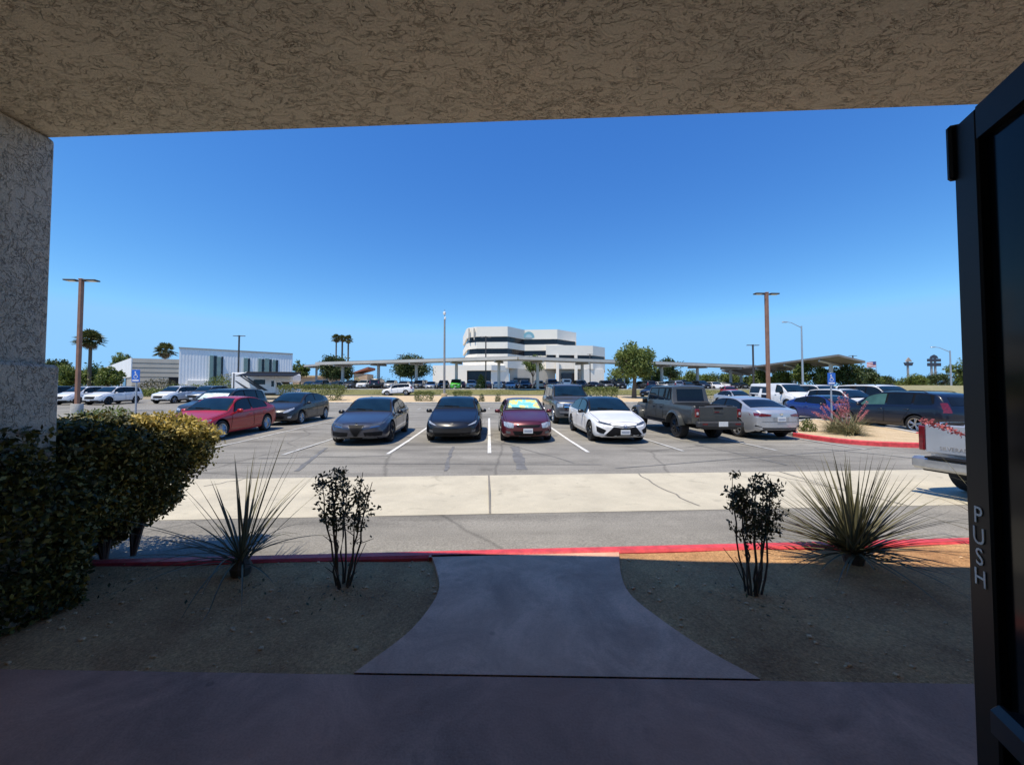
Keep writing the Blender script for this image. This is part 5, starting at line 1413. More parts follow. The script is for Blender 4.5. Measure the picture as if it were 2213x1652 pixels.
mb = MB(); mb.prism([P2(1262, 123.2), P2(1306, 126), P2(1306, 144), P2(1262, 144)], zb_ - .4, 9.86); mb.build('wall_band', M['hospwhite'], off)
for px in (1205, 1245):
    a = P2(px, 121.2); mb = MB(); mb.cbox((a[0], a[1], 8.4), (.9, .9, 12.2), .05); mb.build('column', M['hospwhite'], off)
# rooftop pipes at left and the emblem with its faint letters
for px in (1012, 1024):
    a = P2(px, 118); mb = MB(); mb.box((a[0], 118.4 if px > 1020 else 119.6, 20.6), (.35, .4, 3.6)); mb.build('antenna_panel', M['tanpanel'], off)
M['teal'] = plain('teal_emblem', (.20, .42, .50), .5); M['paleblue'] = plain('pale_blue_emblem', (.40, .55, .62), .5)
ea = P2(1143, 124.0); mb = MB(); mb.add([(ea[0] + math.cos(R(180 * k / 14)) * 1.9, ea[1] + .2, 20.2 + math.sin(R(180 * k / 14)) * 2.1) for k in range(15)], [tuple(range(15))])
mb.add([(ea[0] + math.cos(R(180 * k / 14)) * 1.1, ea[1] + .15, 20.2 + math.sin(R(180 * k / 14)) * 1.2) for k in range(15)], [tuple(range(15))], 1)
mb.build('emblem', [M['teal'], M['paleblue']], off)
# white corrugated building with green fins, and its tan wing
def corr(name, mat, a, b, z0, z1, t, step=.6, amp=.06):
    a = Vector(a); b = Vector(b); n = max(2, int((b - a).length / step)); q = (b - a).normalized(); nn = Vector((q.y, -q.x)); mb = MB(); P = []
    for i in range(n * 2 + 1):
        p = a.lerp(b, i / (2 * n)) + nn * (amp if i % 2 else 0); P.append([(p.x, p.y, z0), (p.x, p.y, z1)])
    mb.grid(P); return mb.build(name, mat, t)
wb = thing('corrugated_building', 'white ribbed two-storey building with tall green window fins', 'building')
A0, A1 = P2(385, 75), P2(631, 86.5); zt0 = 10.75
mb = MB(); dxy = (Vector(A1) - Vector(A0)).normalized(); bk = Vector((-dxy.y, dxy.x))
mb.prism([A0, A1, tuple(Vector(A1) + bk * 16), tuple(Vector(A0) + bk * 16)], 1.5, zt0); mb.build('wall', M['metalwhite'], wb)
corr('ribbed_cladding', M['metalwhite'], tuple(Vector(A0) - bk * .02), tuple(Vector(A1) - bk * .02), 1.5, zt0 - .25, wb, .5, .025)
mb = MB(); a_ = Vector(A0) - bk * .15 - dxy * .1; b_ = Vector(A1) - bk * .15; mb.prism([tuple(a_), tuple(b_), tuple(b_ + bk * .5), tuple(a_ + bk * .5)], zt0 - .02, zt0 + .25); mb.build('parapet', M['tanpanel'], wb)
def onA(px):   # where a picture column meets the front wall
    r = (px - CX) / F; d0 = Vector(A0); k = (d0.x - r * d0.y) / (r * dxy.y - dxy.x); return d0 + dxy * k
for (p0, p1, z0, z1, m) in ((452, 460, 3.0, 9.6, 'greenglass'), (461, 467, 3.0, 9.6, 'hospband'), (468, 476, 3.0, 9.4, 'greenglass'), (477, 481, 3.6, 9.5, 'hospband'), (526, 534, 6.0, 9.4, 'greenglass'), (535, 539, 6.0, 9.4, 'hospband'),
                            (557, 564, 5.8, 9.4, 'greenglass'), (565, 570, 5.8, 9.4, 'hospband'), (571, 580, 5.8, 9.5, 'greenglass'), (581, 586, 5.8, 9.4, 'hospband'), (588, 594, 6.0, 9.3, 'greenglass'), (595, 600, 6.0, 9.3, 'hospband')):
    q0, q1 = onA(p0), onA(p1); pr = .55 if m == 'greenglass' else .12
    mb = MB(); mb.prism([tuple(q0 - bk * pr), tuple(q1 - bk * pr), tuple(q1), tuple(q0)], z0, z1); mb.build('window_fin' if m == 'greenglass' else 'window', M[m], wb)
q0, q1 = onA(405), onA(450); mb = MB(); mb.prism([tuple(q0 - bk * .5), tuple(q1 - bk * .5), tuple(q1), tuple(q0)], 1.5, 4.4); mb.build('entry_block', M['hospwhite'], wb)
tb = thing('tan_building', 'low tan and white panelled building left of the white ribbed one', 'building')
B0, B1 = P2(284, 73), (A0[0] - .1, A0[1] + .4); B2 = P2(214, 108)
mb = MB(); mb.prism([B0, B1, (B1[0] - 4, B1[1] + 16), (B0[0] - 8, B0[1] + 36), B2], 1.5, 8.6); mb.build('wall', M['tanpanel'], tb)
for z in (3.2, 4.1, 5.0, 5.9, 6.8, 7.7):
    mb = MB(); q = (Vector(B1) - Vector(B0)).normalized(); nn = Vector((q.y, -q.x)); mb.prism([tuple(Vector(B0) + nn * .04), tuple(Vector(B1) + nn * .04), tuple(Vector(B1) + nn * .002), tuple(Vector(B0) + nn * .002)], z, z + .06); mb.build('panel_joint', M['darkpole'], tb)
q = (Vector(B2) - Vector(B0)).normalized(); nn = Vector((-q.y, q.x)) if (-q.y) < 0 else Vector((q.y, -q.x))
mb = MB(); 
a_, b_ = Vector(B0) + nn * .06 if False else Vector(B0), Vector(B2)
nl = Vector((-q.y, q.x)); nl = nl if nl.x < 0 else -nl
mb.prism([tuple(a_ + nl * .15), tuple(b_ + nl * .15), tuple(b_), tuple(a_)], 5.0, 8.7); mb.build('upper_cladding', M['metalwhite'], tb)
for f in (.12, .3, .48):
    a2, b2 = a_.lerp(b_, f), a_.lerp(b_, f + .07); mb = MB(); mb.prism([tuple(a2 + nl * .12), tuple(b2 + nl * .12), tuple(b2), tuple(a2)], 2.4, 4.9); mb.build('window', M['hospband'], tb)
c0, c1 = Vector(B0).lerp(Vector(B1), .76), Vector(B0).lerp(Vector(B1), .97); nn2 = Vector((dxy.y, -dxy.x)); mb = MB(); mb.prism([tuple(c0 + nn2 * .1), tuple(c1 + nn2 * .1), tuple(c1), tuple(c0)], 2.6, 5.0); mb.build('door', M['hospband'], tb)
# tan house with red roof
hs_ = thing('tan_house', 'small tan building with a red tile roof behind the far lot', 'building'); a = P2(786, 135)
mb = MB(); mb.box((a[0], a[1], 5.6), (4.6, 6, 6.4)); mb.build('wall', M['tanwall'], hs_)
mb = MB(); mb.add([(a[0] - 2.8, a[1] - 3.5, 8.8), (a[0] + 2.8, a[1] - 3.5, 10.4), (a[0] + 2.8, a[1] + 3.5, 10.4), (a[0] - 2.8, a[1] + 3.5, 8.8), (a[0] - 2.8, a[1] - 3.5, 9.2), (a[0] + 2.8, a[1] - 3.5, 11.2), (a[0] + 2.8, a[1] + 3.5, 11.2), (a[0] - 2.8, a[1] + 3.5, 9.2)], [(0, 1, 2, 3), (4, 5, 6, 7), (0, 1, 5, 4), (1, 2, 6, 5), (2, 3, 7, 6), (3, 0, 4, 7)]); fixn(mb.build('roof', M['tileroof'], hs_))
tw = thing('low_house', 'low cream house partly hidden behind the white motorhome', 'building'); a = P2(685, 128); mb = MB(); mb.box((a[0], a[1], 4.8), (12, 8, 5.0)); mb.build('wall', M['tanwall'], tw)
mb = MB(); mb.prism([(a[0] - 6.5, a[1] - 4.6), (a[0] + 6.5, a[1] - 4.6), (a[0] + 6.5, a[1] + 4.6), (a[0] - 6.5, a[1] + 4.6)], 7.3, 7.8); mb.build('roof', M['sand'], tw)

# solar carports
def canopy(label, p0, p1, z0, z1, w_, tilt, cols, mat_under='canopy', th=.30):
    t = thing('solar_carport', label, 'carport', (0, 0, 0), 0, 'solar carports over the far lot')
    a, b = Vector((*p0, z0)), Vector((*p1, z1)); q = (b - a); q.z = 0; q.normalize(); n = Vector((-q.y, q.x, 0))
    if n.y < 0: n = -n
    s1 = n * w_ + Vector((0, 0, tilt)); up = Vector((0, 0, th))
    mb = MB(); mb.add([a, b, b + s1, a + s1, a + up, b + up, b + s1 + up, a + s1 + up], [(0, 1, 2, 3), (4, 5, 6, 7), (0, 1, 5, 4), (1, 2, 6, 5), (2, 3, 7, 6), (3, 0, 4, 7)]); fixn(mb.build('roof_panel', M[mat_under], t))
    up2 = up + Vector((0, 0, .06)); e = .3
    mb = MB(); A_, B_ = a + q * e + n * .2 + Vector((0, 0, tilt * .03)), b - q * e + n * .2 + Vector((0, 0, tilt * .03)); s2 = s1 * .94
    mb.add([A_ + up2, B_ + up2, B_ + up2 + s2, A_ + up2 + s2, A_ + up + Vector((0, 0, .01)), B_ + up + Vector((0, 0, .01)), B_ + up + s2 + Vector((0, 0, .01)), A_ + up + s2 + Vector((0, 0, .01))], [(0, 1, 2, 3), (4, 5, 6, 7), (0, 1, 5, 4), (1, 2, 6, 5), (2, 3, 7, 6), (3, 0, 4, 7)]); fixn(mb.build('solar_panels', M['solar'], t))
    for i in range(cols):
        f = (i + .5) / cols; c_ = a.lerp(b, f) + s1 * .5; g = T(c_.x, c_.y)
        mb = MB(); mb.cbox((c_.x, c_.y, (g + c_.z) / 2 - .2), (.42, .42, c_.z - g - .35), .03, math.atan2(q.y, q.x)); mb.build('column', M['canopy'], t)
        mb = MB(); k0 = a.lerp(b, f) + s1 * .04; k1 = a.lerp(b, f) + s1 * .96; mb.tube([k0 - Vector((0, 0, .22)), k1 - Vector((0, 0, .22))], .2, 4); mb.build('cross_beam', M['canopy'], t)
canopy('long pale solar carport left of the white office block', P2(680, 72), P2(1118, 62), 7.25, 7.35, 5.5, .25, 5, th=.5)
canopy('long pale solar carport in front of the office block and the big tree', P2(1122, 62), P2(1640, 78), 7.35, 7.1, 5.5, .25, 6, th=.5)
canopy('dark tilted solar carport on the right rising above the trees', P2(1560, 84), P2(1815, 56), 6.7, 7.25, 4.2, -.95, 4, 'canopydark', .3)
canopy('short pale solar carport behind the motorhome', P2(655, 96), P2(700, 90), 8.6, 8.6, 4, .2, 2, th=.4)

# ------------------------------------------------------------------ trees
random.seed(21)
def tr(label, px, ytop, d, wpx, cpx, mat='leaf_tree', name='tree', **kw):
    p = at(px, ytop, d); z0 = T(p.x, d); m = d / F
    return tree(name, label, p.x, d, p.z - z0, wpx * m, cpx * m, mat, z=z0, **kw)
tr('tall leafy tree on the gravel strip behind the grey off-road pickup', 1369, 727, 49, 98, 118, trunk_r=.27, nclump=95, per=120, ls=.32, stem=.34)
GT = 'trees beyond the far lot'
tr('round dense dark tree with palms behind it, left of the carport', 727, 766, 92, 74, 66, 'leaf_dark', nclump=95, per=130, ls=.46, group=GT, stem=.3)
tr('wide dense dark tree left of the white office block', 889, 767, 96, 92, 58, 'leaf_dark', nclump=110, per=130, ls=.46, group=GT, stem=.3)
tr('bright green round tree in front of the office entrance', 1152, 764, 92, 48, 50, 'leaf_tree', nclump=40, per=100, ls=.40, group=GT)
tr('dark tree behind the carport right of the big leafy tree', 1447, 769, 90, 56, 62, 'leaf_dark', nclump=46, per=100, ls=.46, group=GT)
tr('small green tree in the gap behind the motorhome', 650, 775, 100, 42, 50, 'leaf_tree', nclump=34, per=90, ls=.46, group=GT)
for px, yt, d, wp, cp, m, lab in ((1340, 790, 80, 60, 45, 'leaf_tree', 'low green tree left of the big leafy tree'), (1410, 792, 78, 60, 42, 'leaf_tree', 'low green tree right of the big leafy tree'), (1497, 800, 100, 44, 36, 'leaf_tree', 'grey green tree under the carport right of the dark tree'),
        (1530, 806, 88, 46, 34, 'leaf_lime', 'yellow green tree under the carport'), (1582, 802, 88, 42, 36, 'leaf_lime', 'lime green tree left of the right brown pole'), (1640, 800, 74, 44, 38, 'leaf_tree', 'green tree just left of the right brown pole'), (1690, 796, 70, 56, 44, 'leaf_lime', 'yellow green tree right of the right brown pole'),
        (1733, 776, 64, 44, 62, 'leaf_tree', 'upright tree round the cobra-head street light'), (1778, 790, 62, 64, 48, 'leaf_tree', 'broad tree below the dark solar carport'), (1832, 782, 60, 76, 58, 'leaf_dark', 'broad dark tree right of the parking sign'), (1868, 790, 66, 50, 48, 'leaf_dark', 'dark tree at the right end of the broad trees'),
        (1912, 808, 120, 40, 34, 'leaf_dark', 'small dark tree beyond the dry slope'), (1983, 806, 95, 46, 32, 'leaf_lime', 'small olive tree below the pole signs'), (2030, 806, 110, 50, 30, 'leaf_dark', 'low dark tree behind the twin black pole sign'), (2080, 768, 62, 66, 74, 'leaf_lime', 'leafy green tree at the door edge on the right')):
    tr(lab, px, yt, d, wp, cp, m, nclump=40, per=95, ls=.38, group=GT, stem=.25, low=-.9)
ORDT = ['first', 'second', 'third', 'fourth', 'fifth', 'sixth', 'seventh']
for i, px in enumerate((1462, 1512, 1546, 1566, 1604, 1622, 1662)):
    tr('low bushy tree beyond the carport right of the big leafy tree, %s from the left' % ORDT[i], px, 803 + (i * 7) % 10, 98 + (i * 5) % 12, 50, 40, ('leaf_lime', 'leaf_tree', 'leaf_dark')[i % 3], nclump=30, per=80, ls=.46, group=GT, stem=.2, low=-.9)
for i, px in enumerate((1888, 1930, 1952, 2004, 2062)):
    tr('low tree on the skyline beyond the dry slope, %s from the left' % ORDT[i], px, 812 + (i * 3) % 8, 112 + (i * 7) % 14, 44, 30, ('leaf_tree', 'leaf_dark', 'leaf_lime')[i % 3], nclump=26, per=70, ls=.46, group=GT, stem=.2, low=-.9)
GL = 'trees behind the left row of cars'
for px, yt, d, wp, cp, m, lab in ((122, 770, 66, 60, 62, 'leaf_dark', 'dark tree beside the stucco pillar'), (150, 786, 60, 70, 60, 'leaf_lime', 'yellow green tree behind the left brown pole'), (205, 785, 62, 90, 58, 'leaf_tree', 'wide olive tree at the foot of the tall palm'), (238, 792, 58, 50, 50, 'leaf_lime', 'yellow green tree left of the tan building'),
        (262, 756, 105, 40, 60, 'leaf_tree', 'tall thin tree behind the tan building'), (280, 762, 112, 24, 50, 'leaf_dark', 'narrow dark tree behind the tan building')):
    tr(lab, px, yt, d, wp, cp, m, nclump=44, per=95, ls=.38, group=GL, stem=.22, low=-.9)
for px, d, rx, rz, lab, m in ((345, 60, 3.6, 2.0, 'brownish hedge in front of the tan building', 'leaf_shrub'), (385, 56, 2.6, 1.5, 'round shrub in front of the white ribbed building', 'leaf_tree'), (330, 52, 2.2, 1.1, 'low green shrub behind the white suvs', 'leaf_lime'), (470, 62, 2.4, 2.2, 'yellowish bush beside the motorhome', 'leaf_lime'), (425, 58, 2.0, 1.2, 'low bush behind the blue grey suv', 'leaf_tree'), (495, 70, 2.4, 3.0, 'dry bush behind the motorhome', 'leaf_dry')):
    p = at(px, 850, d); bush('bush', lab, 'bush', p.x, d, rx, 1.2, rz, m, 900, .26, 'bushes before the left buildings')
for px, d, rx, rz, lab in ((760, 118, 4, 4.4, 'low olive bush under the carport left of the tan house'), (820, 112, 5, 4.2, 'olive bush right of the tan house'), (1040, 66.5, .8, 2.6, 'small upright tree among the far cars')):
    p = at(px, 850, d); bush('bush', lab, 'bush', p.x, d, rx, 1.5 if rx > 1 else .8, rz, 'leaf_tree', 900, .34, 'bushes beyond the far lot')
# palms
def palm(label, px, ytop, d, wpx, lean=0, nf=46, group='palms on the skyline', tr_=.22):
    p = at(px, ytop, d); z0 = T(p.x, d); rad = wpx * d / F / 2; H = p.z - z0 - rad * .75
    t = thing('palm_tree', label, 'palm tree', (p.x, d, z0), 0, group)
    mb = MB(); mb.tube([(0, 0, 0), (lean * .4, 0, H * .5), (lean, 0, H)], [tr_ * 1.3, tr_, tr_ * .9], 9); mb.build('trunk', M['bark'], t, smooth=60)
    def fan(mb, az, el, ln):
        o = Vector((lean, 0, H)); d_ = Vector((math.cos(az) * math.cos(el), math.sin(az) * math.cos(el), math.sin(el))); c_ = o + d_ * ln * .5
        mb.tube([o, c_], [.04, .025], 4); sd = Vector((-math.sin(az), math.cos(az), 0)); un = d_.cross(sd)
        for k in range(11):
            a = R(-100 + 200 * k / 10); e = d_ * math.cos(a) + sd * math.sin(a); tip = c_ + e * ln * .55 * (.75 + .25 * math.cos(a)) - Vector((0, 0, .16 * ln)) + un * random.uniform(-.04, .04) * ln
            w2 = sd.cross(e).cross(e).normalized() if sd.cross(e).length > .1 else un
            s_ = (d_ * -math.sin(a) + sd * math.cos(a)) * ln * .055
            md = c_.lerp(tip, .55) + Vector((0, 0, .03 * ln)); mb.add([c_, md + s_, tip, md - s_], [(0, 1, 2, 3)])
    mb = MB()
    for i in range(nf): fan(mb, random.uniform(0, 2 * PI), R(80) - (i / nf) ** .9 * R(110), rad * random.uniform(.85, 1.1))
    mb.build('fronds', M['palm'], t)
    mb = MB()
    for i in range(nf // 3): fan(mb, random.uniform(0, 2 * PI), R(-35) - random.random() * R(45), rad * .75)
    mb.build('dead_fronds', M['palmdry'], t)
random.seed(33)
palm('tall fan palm beside the left brown pole', 197, 713, 60, 56)
palm('fan palm behind the tan building roof', 358, 741, 102, 44)
palm('skyline palm, leftmost of the close trio', 727, 722, 135, 24, tr_=.25); palm('skyline palm, middle of the close trio', 740, 724, 138, 20, tr_=.32); palm('skyline palm, rightmost of the close trio', 753, 724, 132, 24, tr_=.28)

# ------------------------------------------------------------------ far right skyline: slope, signs, flag
def mound(name, pts, hgt, mat):     # a long bank
    mb = MB(); P = []
    for i, (x, y, w2, h) in enumerate(pts):
        P.append([(x, y - w2, T(x, y - w2) - .1), (x, y - w2 * .5, T(x, y) + h * .55), (x, y, T(x, y) + h), (x, y + w2 * .5, T(x, y) + h * .8), (x, y + w2, T(x, y + w2) - .1)])
    mb.grid(P); return struct(fixn(mb.build(name, mat, smooth=60)))
M['slope'] = soil('dry_grass_slope', (.30, .27, .16), (.20, .20, .10))
mound('dry_grass_slope', [(36, 56, 5, .3), (42, 55, 6, 1.3), (48, 54, 6, 1.7), (58, 53, 6, 1.75), (70, 52, 6, 1.7), (85, 52, 6, 1.6), (110, 52, 6, 1.2)], 1, M['slope'])
def polesign(label, px, ytop, d, parts, pw=.35, poles=1):
    p = at(px, ytop, d); z0 = T(p.x, d); k = d / F; H = p.z - z0; t = thing('pole_sign', label, 'sign', (p.x, d, z0), 0)
    for i in range(poles):
        mb = MB(); mb.cbox(((i - (poles - 1) / 2) * 1.4, .3, (H - .8) / 2), (pw, pw, H - .8), .04); mb.build('pole', M['greypole'], t)
    for (poly, m) in parts:
        mb = MB(); v = [(x * k, -.2, H - y * k) for x, y in poly] + [(x * k, .2, H - y * k) for x, y in poly]; n = len(poly)
        mb.add(v, [tuple(range(n))[::-1], tuple(range(n, 2 * n))] + [(i, (i + 1) % n, n + (i + 1) % n, n + i) for i in range(n)]); fixn(mb.build('sign_panel', m, t))
M['signdark'] = plain('sign_dark', (.035, .04, .06), .5); M['signtan'] = plain('sign_tan', (.34, .28, .24), .6)
polesign('distant pole sign with pointed tan panels', 1963, 772, 140, [([(-7, 9), (0, 0), (7, 9)], M['signtan']), ([(-10, 11), (10, 11), (7, 18), (-7, 18)], M['signdark'])], .5)
polesign('distant black pole sign with arched top and two stacked panels', 2018, 766, 140, [([(-9, 8), (-6, 3), (0, 0), (6, 3), (9, 8)], M['signdark']), ([(-14, 9), (14, 9), (14, 15), (-14, 15)], M['signdark']), ([(-14, 18), (14, 18), (14, 25), (-14, 25)], M['signdark'])], .5, 2)
p = at(1893, 780, 130); z0 = T(p.x, 130); t = thing('flagpole', 'distant pole flying a red, white and blue flag', 'flag', (p.x, 130, z0))
mb = MB(); mb.tube([(0, 0, 0), (0, 0, p.z - z0)], .09, 8); mb.build('pole', M['galv'], t)
H = p.z - z0; M['flagred'] = plain('flag_red', (.5, .05, .07), .7); M['flagblue'] = plain('flag_blue', (.04, .06, .22), .7)
for k in range(7):
    mb = MB(); mb.grid([[(-.1 - 3.0 * i / 6, .12 * math.sin(i * 1.3), H - .1 - 1.9 * k / 7 - .05 * i), (-.1 - 3.0 * i / 6, .12 * math.sin(i * 1.3), H - .1 - 1.9 * (k + 1) / 7 - .05 * i)] for i in range(7)]); mb.build('flag_stripe', M['flagred'] if k % 2 == 0 else M['white'], t)
mb = MB(); mb.grid([[(-.1 - 1.2 * i / 3, .12 * math.sin(i * .5) - .03, H - .1 - .03 * i), (-.1 - 1.2 * i / 3, .12 * math.sin(i * .5) - .03, H - 1.15 - .03 * i)] for i in range(4)]); mb.build('flag_canton', M['flagblue'], t)

# ------------------------------------------------------------------ motorhome
d = 46; pL, pR = at(499, 855, d), at(640, 855, d)
zg = T(pL.x + 4, d); t = thing('motorhome', 'white motorhome with dark swoosh stripes and black roof awning', 'motorhome', (pL.x, d, zg), PSI)
LB = (pR.x - pL.x) * .66; LT = (pR.x - pL.x)
mb = MB(); mb.cbox((LB / 2, 1.2, 1.95), (LB, 2.4, 2.5), .06); mb.cbox((LB + .85, 1.2, 2.62), (2.1, 2.3, 1.05), .16); mb.build('coach_body', M['white'], t)
mb = MB(); mb.prism([(0, 0), (1, 0), (1, 1), (0, 1)], 0, .01) if False else None
cab = [(LB - .3, .55), (LB + 2.0, .55), (LB + 2.05, 1.05), (LB + 1.75, 1.25), (LB + 1.0, 1.38), (LB + .45, 2.12), (LB - .3, 2.12)]
mb = MB(); v = [(x, .25, z) for x, z in cab] + [(x, 2.15, z) for x, z in cab]; n = len(cab); mb.add(v, [tuple(range(n))[::-1], tuple(range(n, 2 * n))] + [(i, (i + 1) % n, n + (i + 1) % n, n + i) for i in range(n)]); fixn(mb.build('cab', M['white'], t))
def sidepoly(name, mat, poly, y, th=.012, parent=None):
    mb = MB(); v = [(x, y, z) for x, z in poly] + [(x, y - th, z) for x, z in poly]; n = len(poly)
    mb.add(v, [tuple(range(n))[::-1], tuple(range(n, 2 * n))] + [(i, (i + 1) % n, n + (i + 1) % n, n + i) for i in range(n)]); return fixn(mb.build(name, mat, parent or t))
sidepoly('cab_window', M['glass'], [(LB - .02, 1.42), (LB + .85, 1.42), (LB + .42, 2.0), (LB - .02, 2.0)], .248)
sidepoly('windshield', M['glass'], [(LB + 1.02, 1.40), (LB + 1.06, 1.40), (LB + .50, 2.1), (LB + .46, 2.1)], .3, -1.8)
sidepoly('window', M['glass'], [(LB * .50, 1.75), (LB * .76, 1.75), (LB * .76, 2.35), (LB * .50, 2.35)], -.002)
sidepoly('window', M['glass'], [(LB * .90, 1.5), (LB * .96, 1.5), (LB * .96, 2.2), (LB * .90, 2.2)], -.002)
for k, (a, b) in enumerate((((.16, 2.9), (.62, 1.15)), ((.24, 2.9), (.74, 1.0)), ((.08, 2.2), (.40, .95)))):
    (xa, za), (xb, zb2) = a, b; sidepoly('stripe', M['darkpole'] if k != 1 else M['cladding'], [(LB * xa, za), (LB * xa + .18, za), (LB * xb + .5, zb2), (LB * xb, zb2)], -.014 - .003 * k, .006)
mb = MB(); ax0, ax1 = LB * .34, LB * 1.58; mb.add([(ax0, -.02, 3.16), (ax1, -.02, 3.16), (ax1, -2.0, 2.66), (ax0, -2.0, 2.66), (ax0, -.02, 3.22), (ax1, -.02, 3.22), (ax1, -2.0, 2.72), (ax0, -2.0, 2.72)], [(0, 1, 2, 3), (4, 5, 6, 7), (0, 1, 5, 4), (1, 2, 6, 5), (2, 3, 7, 6), (3, 0, 4, 7)]); mb.cbox(((ax0 + ax1) / 2, -.06, 3.2), (ax1 - ax0, .16, .2), .05); mb.build('awning', M['dark'], t)
mb = MB(); mb.cbox((LB * .3, 1.2, 3.26), (.9, .8, .16), .04); mb.cbox((LB * .7, 1.2, 3.26), (.7, .7, .14), .04); mb.build('roof_unit', M['white'], t)
mb = MB(); mb.cbox((.3, -.02, 2.0), (.10, .1, 2.3), .02); mb.build('side_ladder', M['darkpole'], t)
mb = MB(); mb.cbox((LB * .5, 1.2, .62), (LB * .95, 2.2, .25), .03); mb.build('skirt', M['cladding'], t)
tm, rm = wheel_mesh(.38, .24, 6, False)
for x in (LB * .28, LB + 1.15):
    for y, s_ in ((.3, -1), (2.1, 1)):
        o = bpy.data.objects.new('wheel', tm); COL.objects.link(o); o.parent = t; o.location = (x, y, .38); o.rotation_euler = (0, 0, s_ * PI / 2)
        q = bpy.data.objects.new('rim', rm); COL.objects.link(q); q.parent = o

# ------------------------------------------------------------------ the far rows of cars
random.seed(77)
GFAR = 'cars under the carport in the far lot'
cols = {'black': P_['black'], 'charcoal': P_['charcoal'], 'white': P_['white'], 'silver': P_['silver'], 'navy': P_['navy'], 'grey': P_['grey'], 'maroon': P_['maroon'], 'tan': P_['tan'], 'dark green': P_['darkgreen'], 'red': P_['red'], 'blue grey': P_['greyblue']}
# the green boxy off-roader first
GJ = new_car('parked_jeep', 'bright green boxy off-roader in the far row', 'suv', 'van', P_['green'], GFAR, L=4.3, H=1.85, W=1.85)
glaze(GJ, 'glass'); add_wheels(GJ, 5, True, .26); doors(GJ, P_['green'], 'dark')
GJ.patch('rear_window', M['glass'], 'rear', [(-.6, 1.2), (.6, 1.2)], [(-.55, 1.6), (.55, 1.6)], off=.012)
GJ.mirror('headlight', M['lens'], 'front', [(.45, .72), (.62, .72)], [(.45, .88), (.62, .88)]); GJ.patch('grille', M['dark'], 'front', [(-.38, .7), (.38, .7)], [(-.38, .9), (.38, .9)]); plate(GJ, 'front', .5)
place(GJ, ufrom(985, 67), 66.2)
row = []
# (picture column, template, colour, facing) left to right
def far(px, d, src, colname, face, label, old, rz=0, group=GFAR):
    return dupcar(src, label, old, cols[colname], group, ufrom(px, d) , vfrom(px, d), face, rz, {'s': 'parked_sedan'}.get('x'))
kinds = {'suv': (SUV1, W_), 'sedan': (SED0, P_['silver']), 'big': (BIG0, W_)}
seq = [(655, 'sedan', 'navy'), (680, 'suv', 'black'), (715, 'sedan', 'charcoal'), (748, 'suv', 'charcoal'), (778, 'suv', 'white'), (808, 'big', 'black'), (838, 'suv', 'silver'), (868, 'sedan', 'black'), (900, 'suv', 'grey'), (928, 'sedan', 'silver'), (955, 'suv', 'black'),
       (1018, 'suv', 'white'), (1052, 'sedan', 'maroon'), (1076, 'sedan', 'white'), (1104, 'sedan', 'silver'), (1136, 'suv', 'navy'), (1166, 'suv', 'tan'), (1198, 'big', 'black'), (1226, 'big', 'white'), (1256, 'suv', 'charcoal'), (1288, 'sedan', 'black'), (1318, 'suv', 'grey'), (1345, 'big', 'black'), (1410, 'suv', 'black'), (1440, 'sedan', 'white'), (1470, 'suv', 'blue grey'), (1500, 'sedan', 'charcoal'), (1530, 'suv', 'black'), (1560, 'sedan', 'white')]
WORD = {'suv': 'suv', 'sedan': 'sedan', 'big': 'large suv'}
ORD = ['first', 'second', 'third', 'fourth', 'fifth', 'sixth', 'seventh', 'eighth', 'ninth', 'tenth', 'eleventh', 'twelfth', 'thirteenth', 'fourteenth', 'fifteenth', 'sixteenth', 'seventeenth', 'eighteenth', 'nineteenth', 'twentieth']
left = [s for s in seq if s[0] < 985][::-1]; right = [s for s in seq if s[0] > 985]
for lst, word in ((left, 'left'), (right, 'right')):
    for i, (px, k, cn) in enumerate(lst):
        src, old = kinds[k]; dd = 67 + random.uniform(-.3, .6)
        far(px, dd, src, cn, random.choice((-1, -1, 1)), '%s %s in the far row, %s to the %s of the green off-roader' % (cn, WORD[k], ORD[i], word), old)
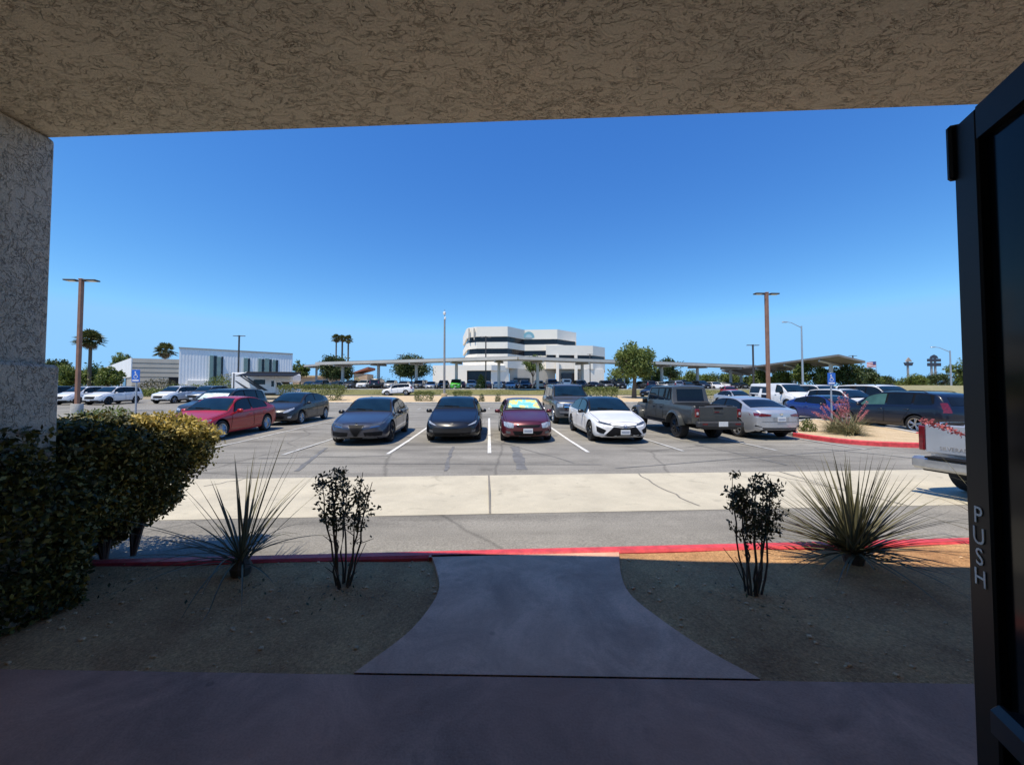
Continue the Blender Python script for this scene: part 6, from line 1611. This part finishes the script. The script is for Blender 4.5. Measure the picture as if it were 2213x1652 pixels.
for px, d, k, cn, lab in ((700, 84, 'suv', 'silver', 'silver suv in the back row under the carport, leftmost'), (790, 86, 'suv', 'black', 'black suv in the back row below the tan house'), (880, 85, 'big', 'charcoal', 'charcoal large suv in the back row under the wide dark tree'), (1120, 84, 'suv', 'dark green', 'dark green suv in the back row before the office entrance'),
        (1180, 84, 'suv', 'maroon', 'maroon suv in the back row before the office entrance'), (1425, 86, 'suv', 'silver', 'silver suv in the back row below the dark tree'), (1545, 80, 'suv', 'white', 'white suv in the back row right of the yellow green tree')):
    src, old = kinds[k]; far(px, d, src, cn, -1, lab, old)
# cars nearer on the cross lane
x, y = 20.2, 53; dupcar(SUV1, 'navy suv side-on behind the big leafy tree trunk', W_, P_['navy'], G3, ufrom(1428, 52), vfrom(1428, 52), -1, R(-60))
dupcar(SED0, 'red sedan half hidden left of the right brown pole', P_['silver'], P_['red'], G3, ufrom(1597, 56), vfrom(1597, 56), -1, R(-20))
dupcar(SUV1, 'white crossover side-on with dark wheels on the lane behind the gravel strip', W_, W_, 'cars on the service lane', ufrom(861, 56) , vfrom(861, 56) - 2.3, -1, R(-90))

random.seed(91)
n_ = 0
for px in list(range(662, 1340, 30)) + list(range(1400, 1640, 28)):
    k, cn = random.choice((('suv', 'black'), ('sedan', 'charcoal'), ('suv', 'charcoal'), ('big', 'black'), ('sedan', 'silver'), ('suv', 'navy'), ('sedan', 'white'), ('suv', 'grey')))
    src, old = kinds[k]; jx = px + random.uniform(-6, 6)
    side = 'left' if jx < 985 else 'right'
    n_ = n_ + 1 if px not in (662,) else 1
    far(jx, 74 + random.uniform(-.4, .6), src, cn, random.choice((-1, 1)), '%s %s in the second far row, number %d counting from the left' % (cn, WORD[k], n_), old)
# the wooded skyline far beyond the lots, one low mass
M['leaf_sky'] = leafm('skyline_leaf', [(.05, .075, .03), (.10, .13, .05), (.18, .20, .09)])
mb = MB()
for _ in range(260):
    px = random.uniform(60, 2250); d = random.uniform(150, 240); p = at(px, 850, d); h = random.uniform(1.2, 4.2) * (1.35 if px < 700 or px > 1400 else 1.0); rx = random.uniform(2.5, 6)
    for _ in range(70):
        q = rdir(); q.z = abs(q.z); k = random.random() ** .4
        leaf(mb, Vector((p.x + q.x * rx * k, d + q.y * 3 * k, T(p.x, d) - .2 + q.z * h * k)), 1.0, None, .7)
tag(mb.build('distant_trees', M['leaf_sky']), 'low wooded skyline far beyond the parking lots', 'trees', kind='stuff')
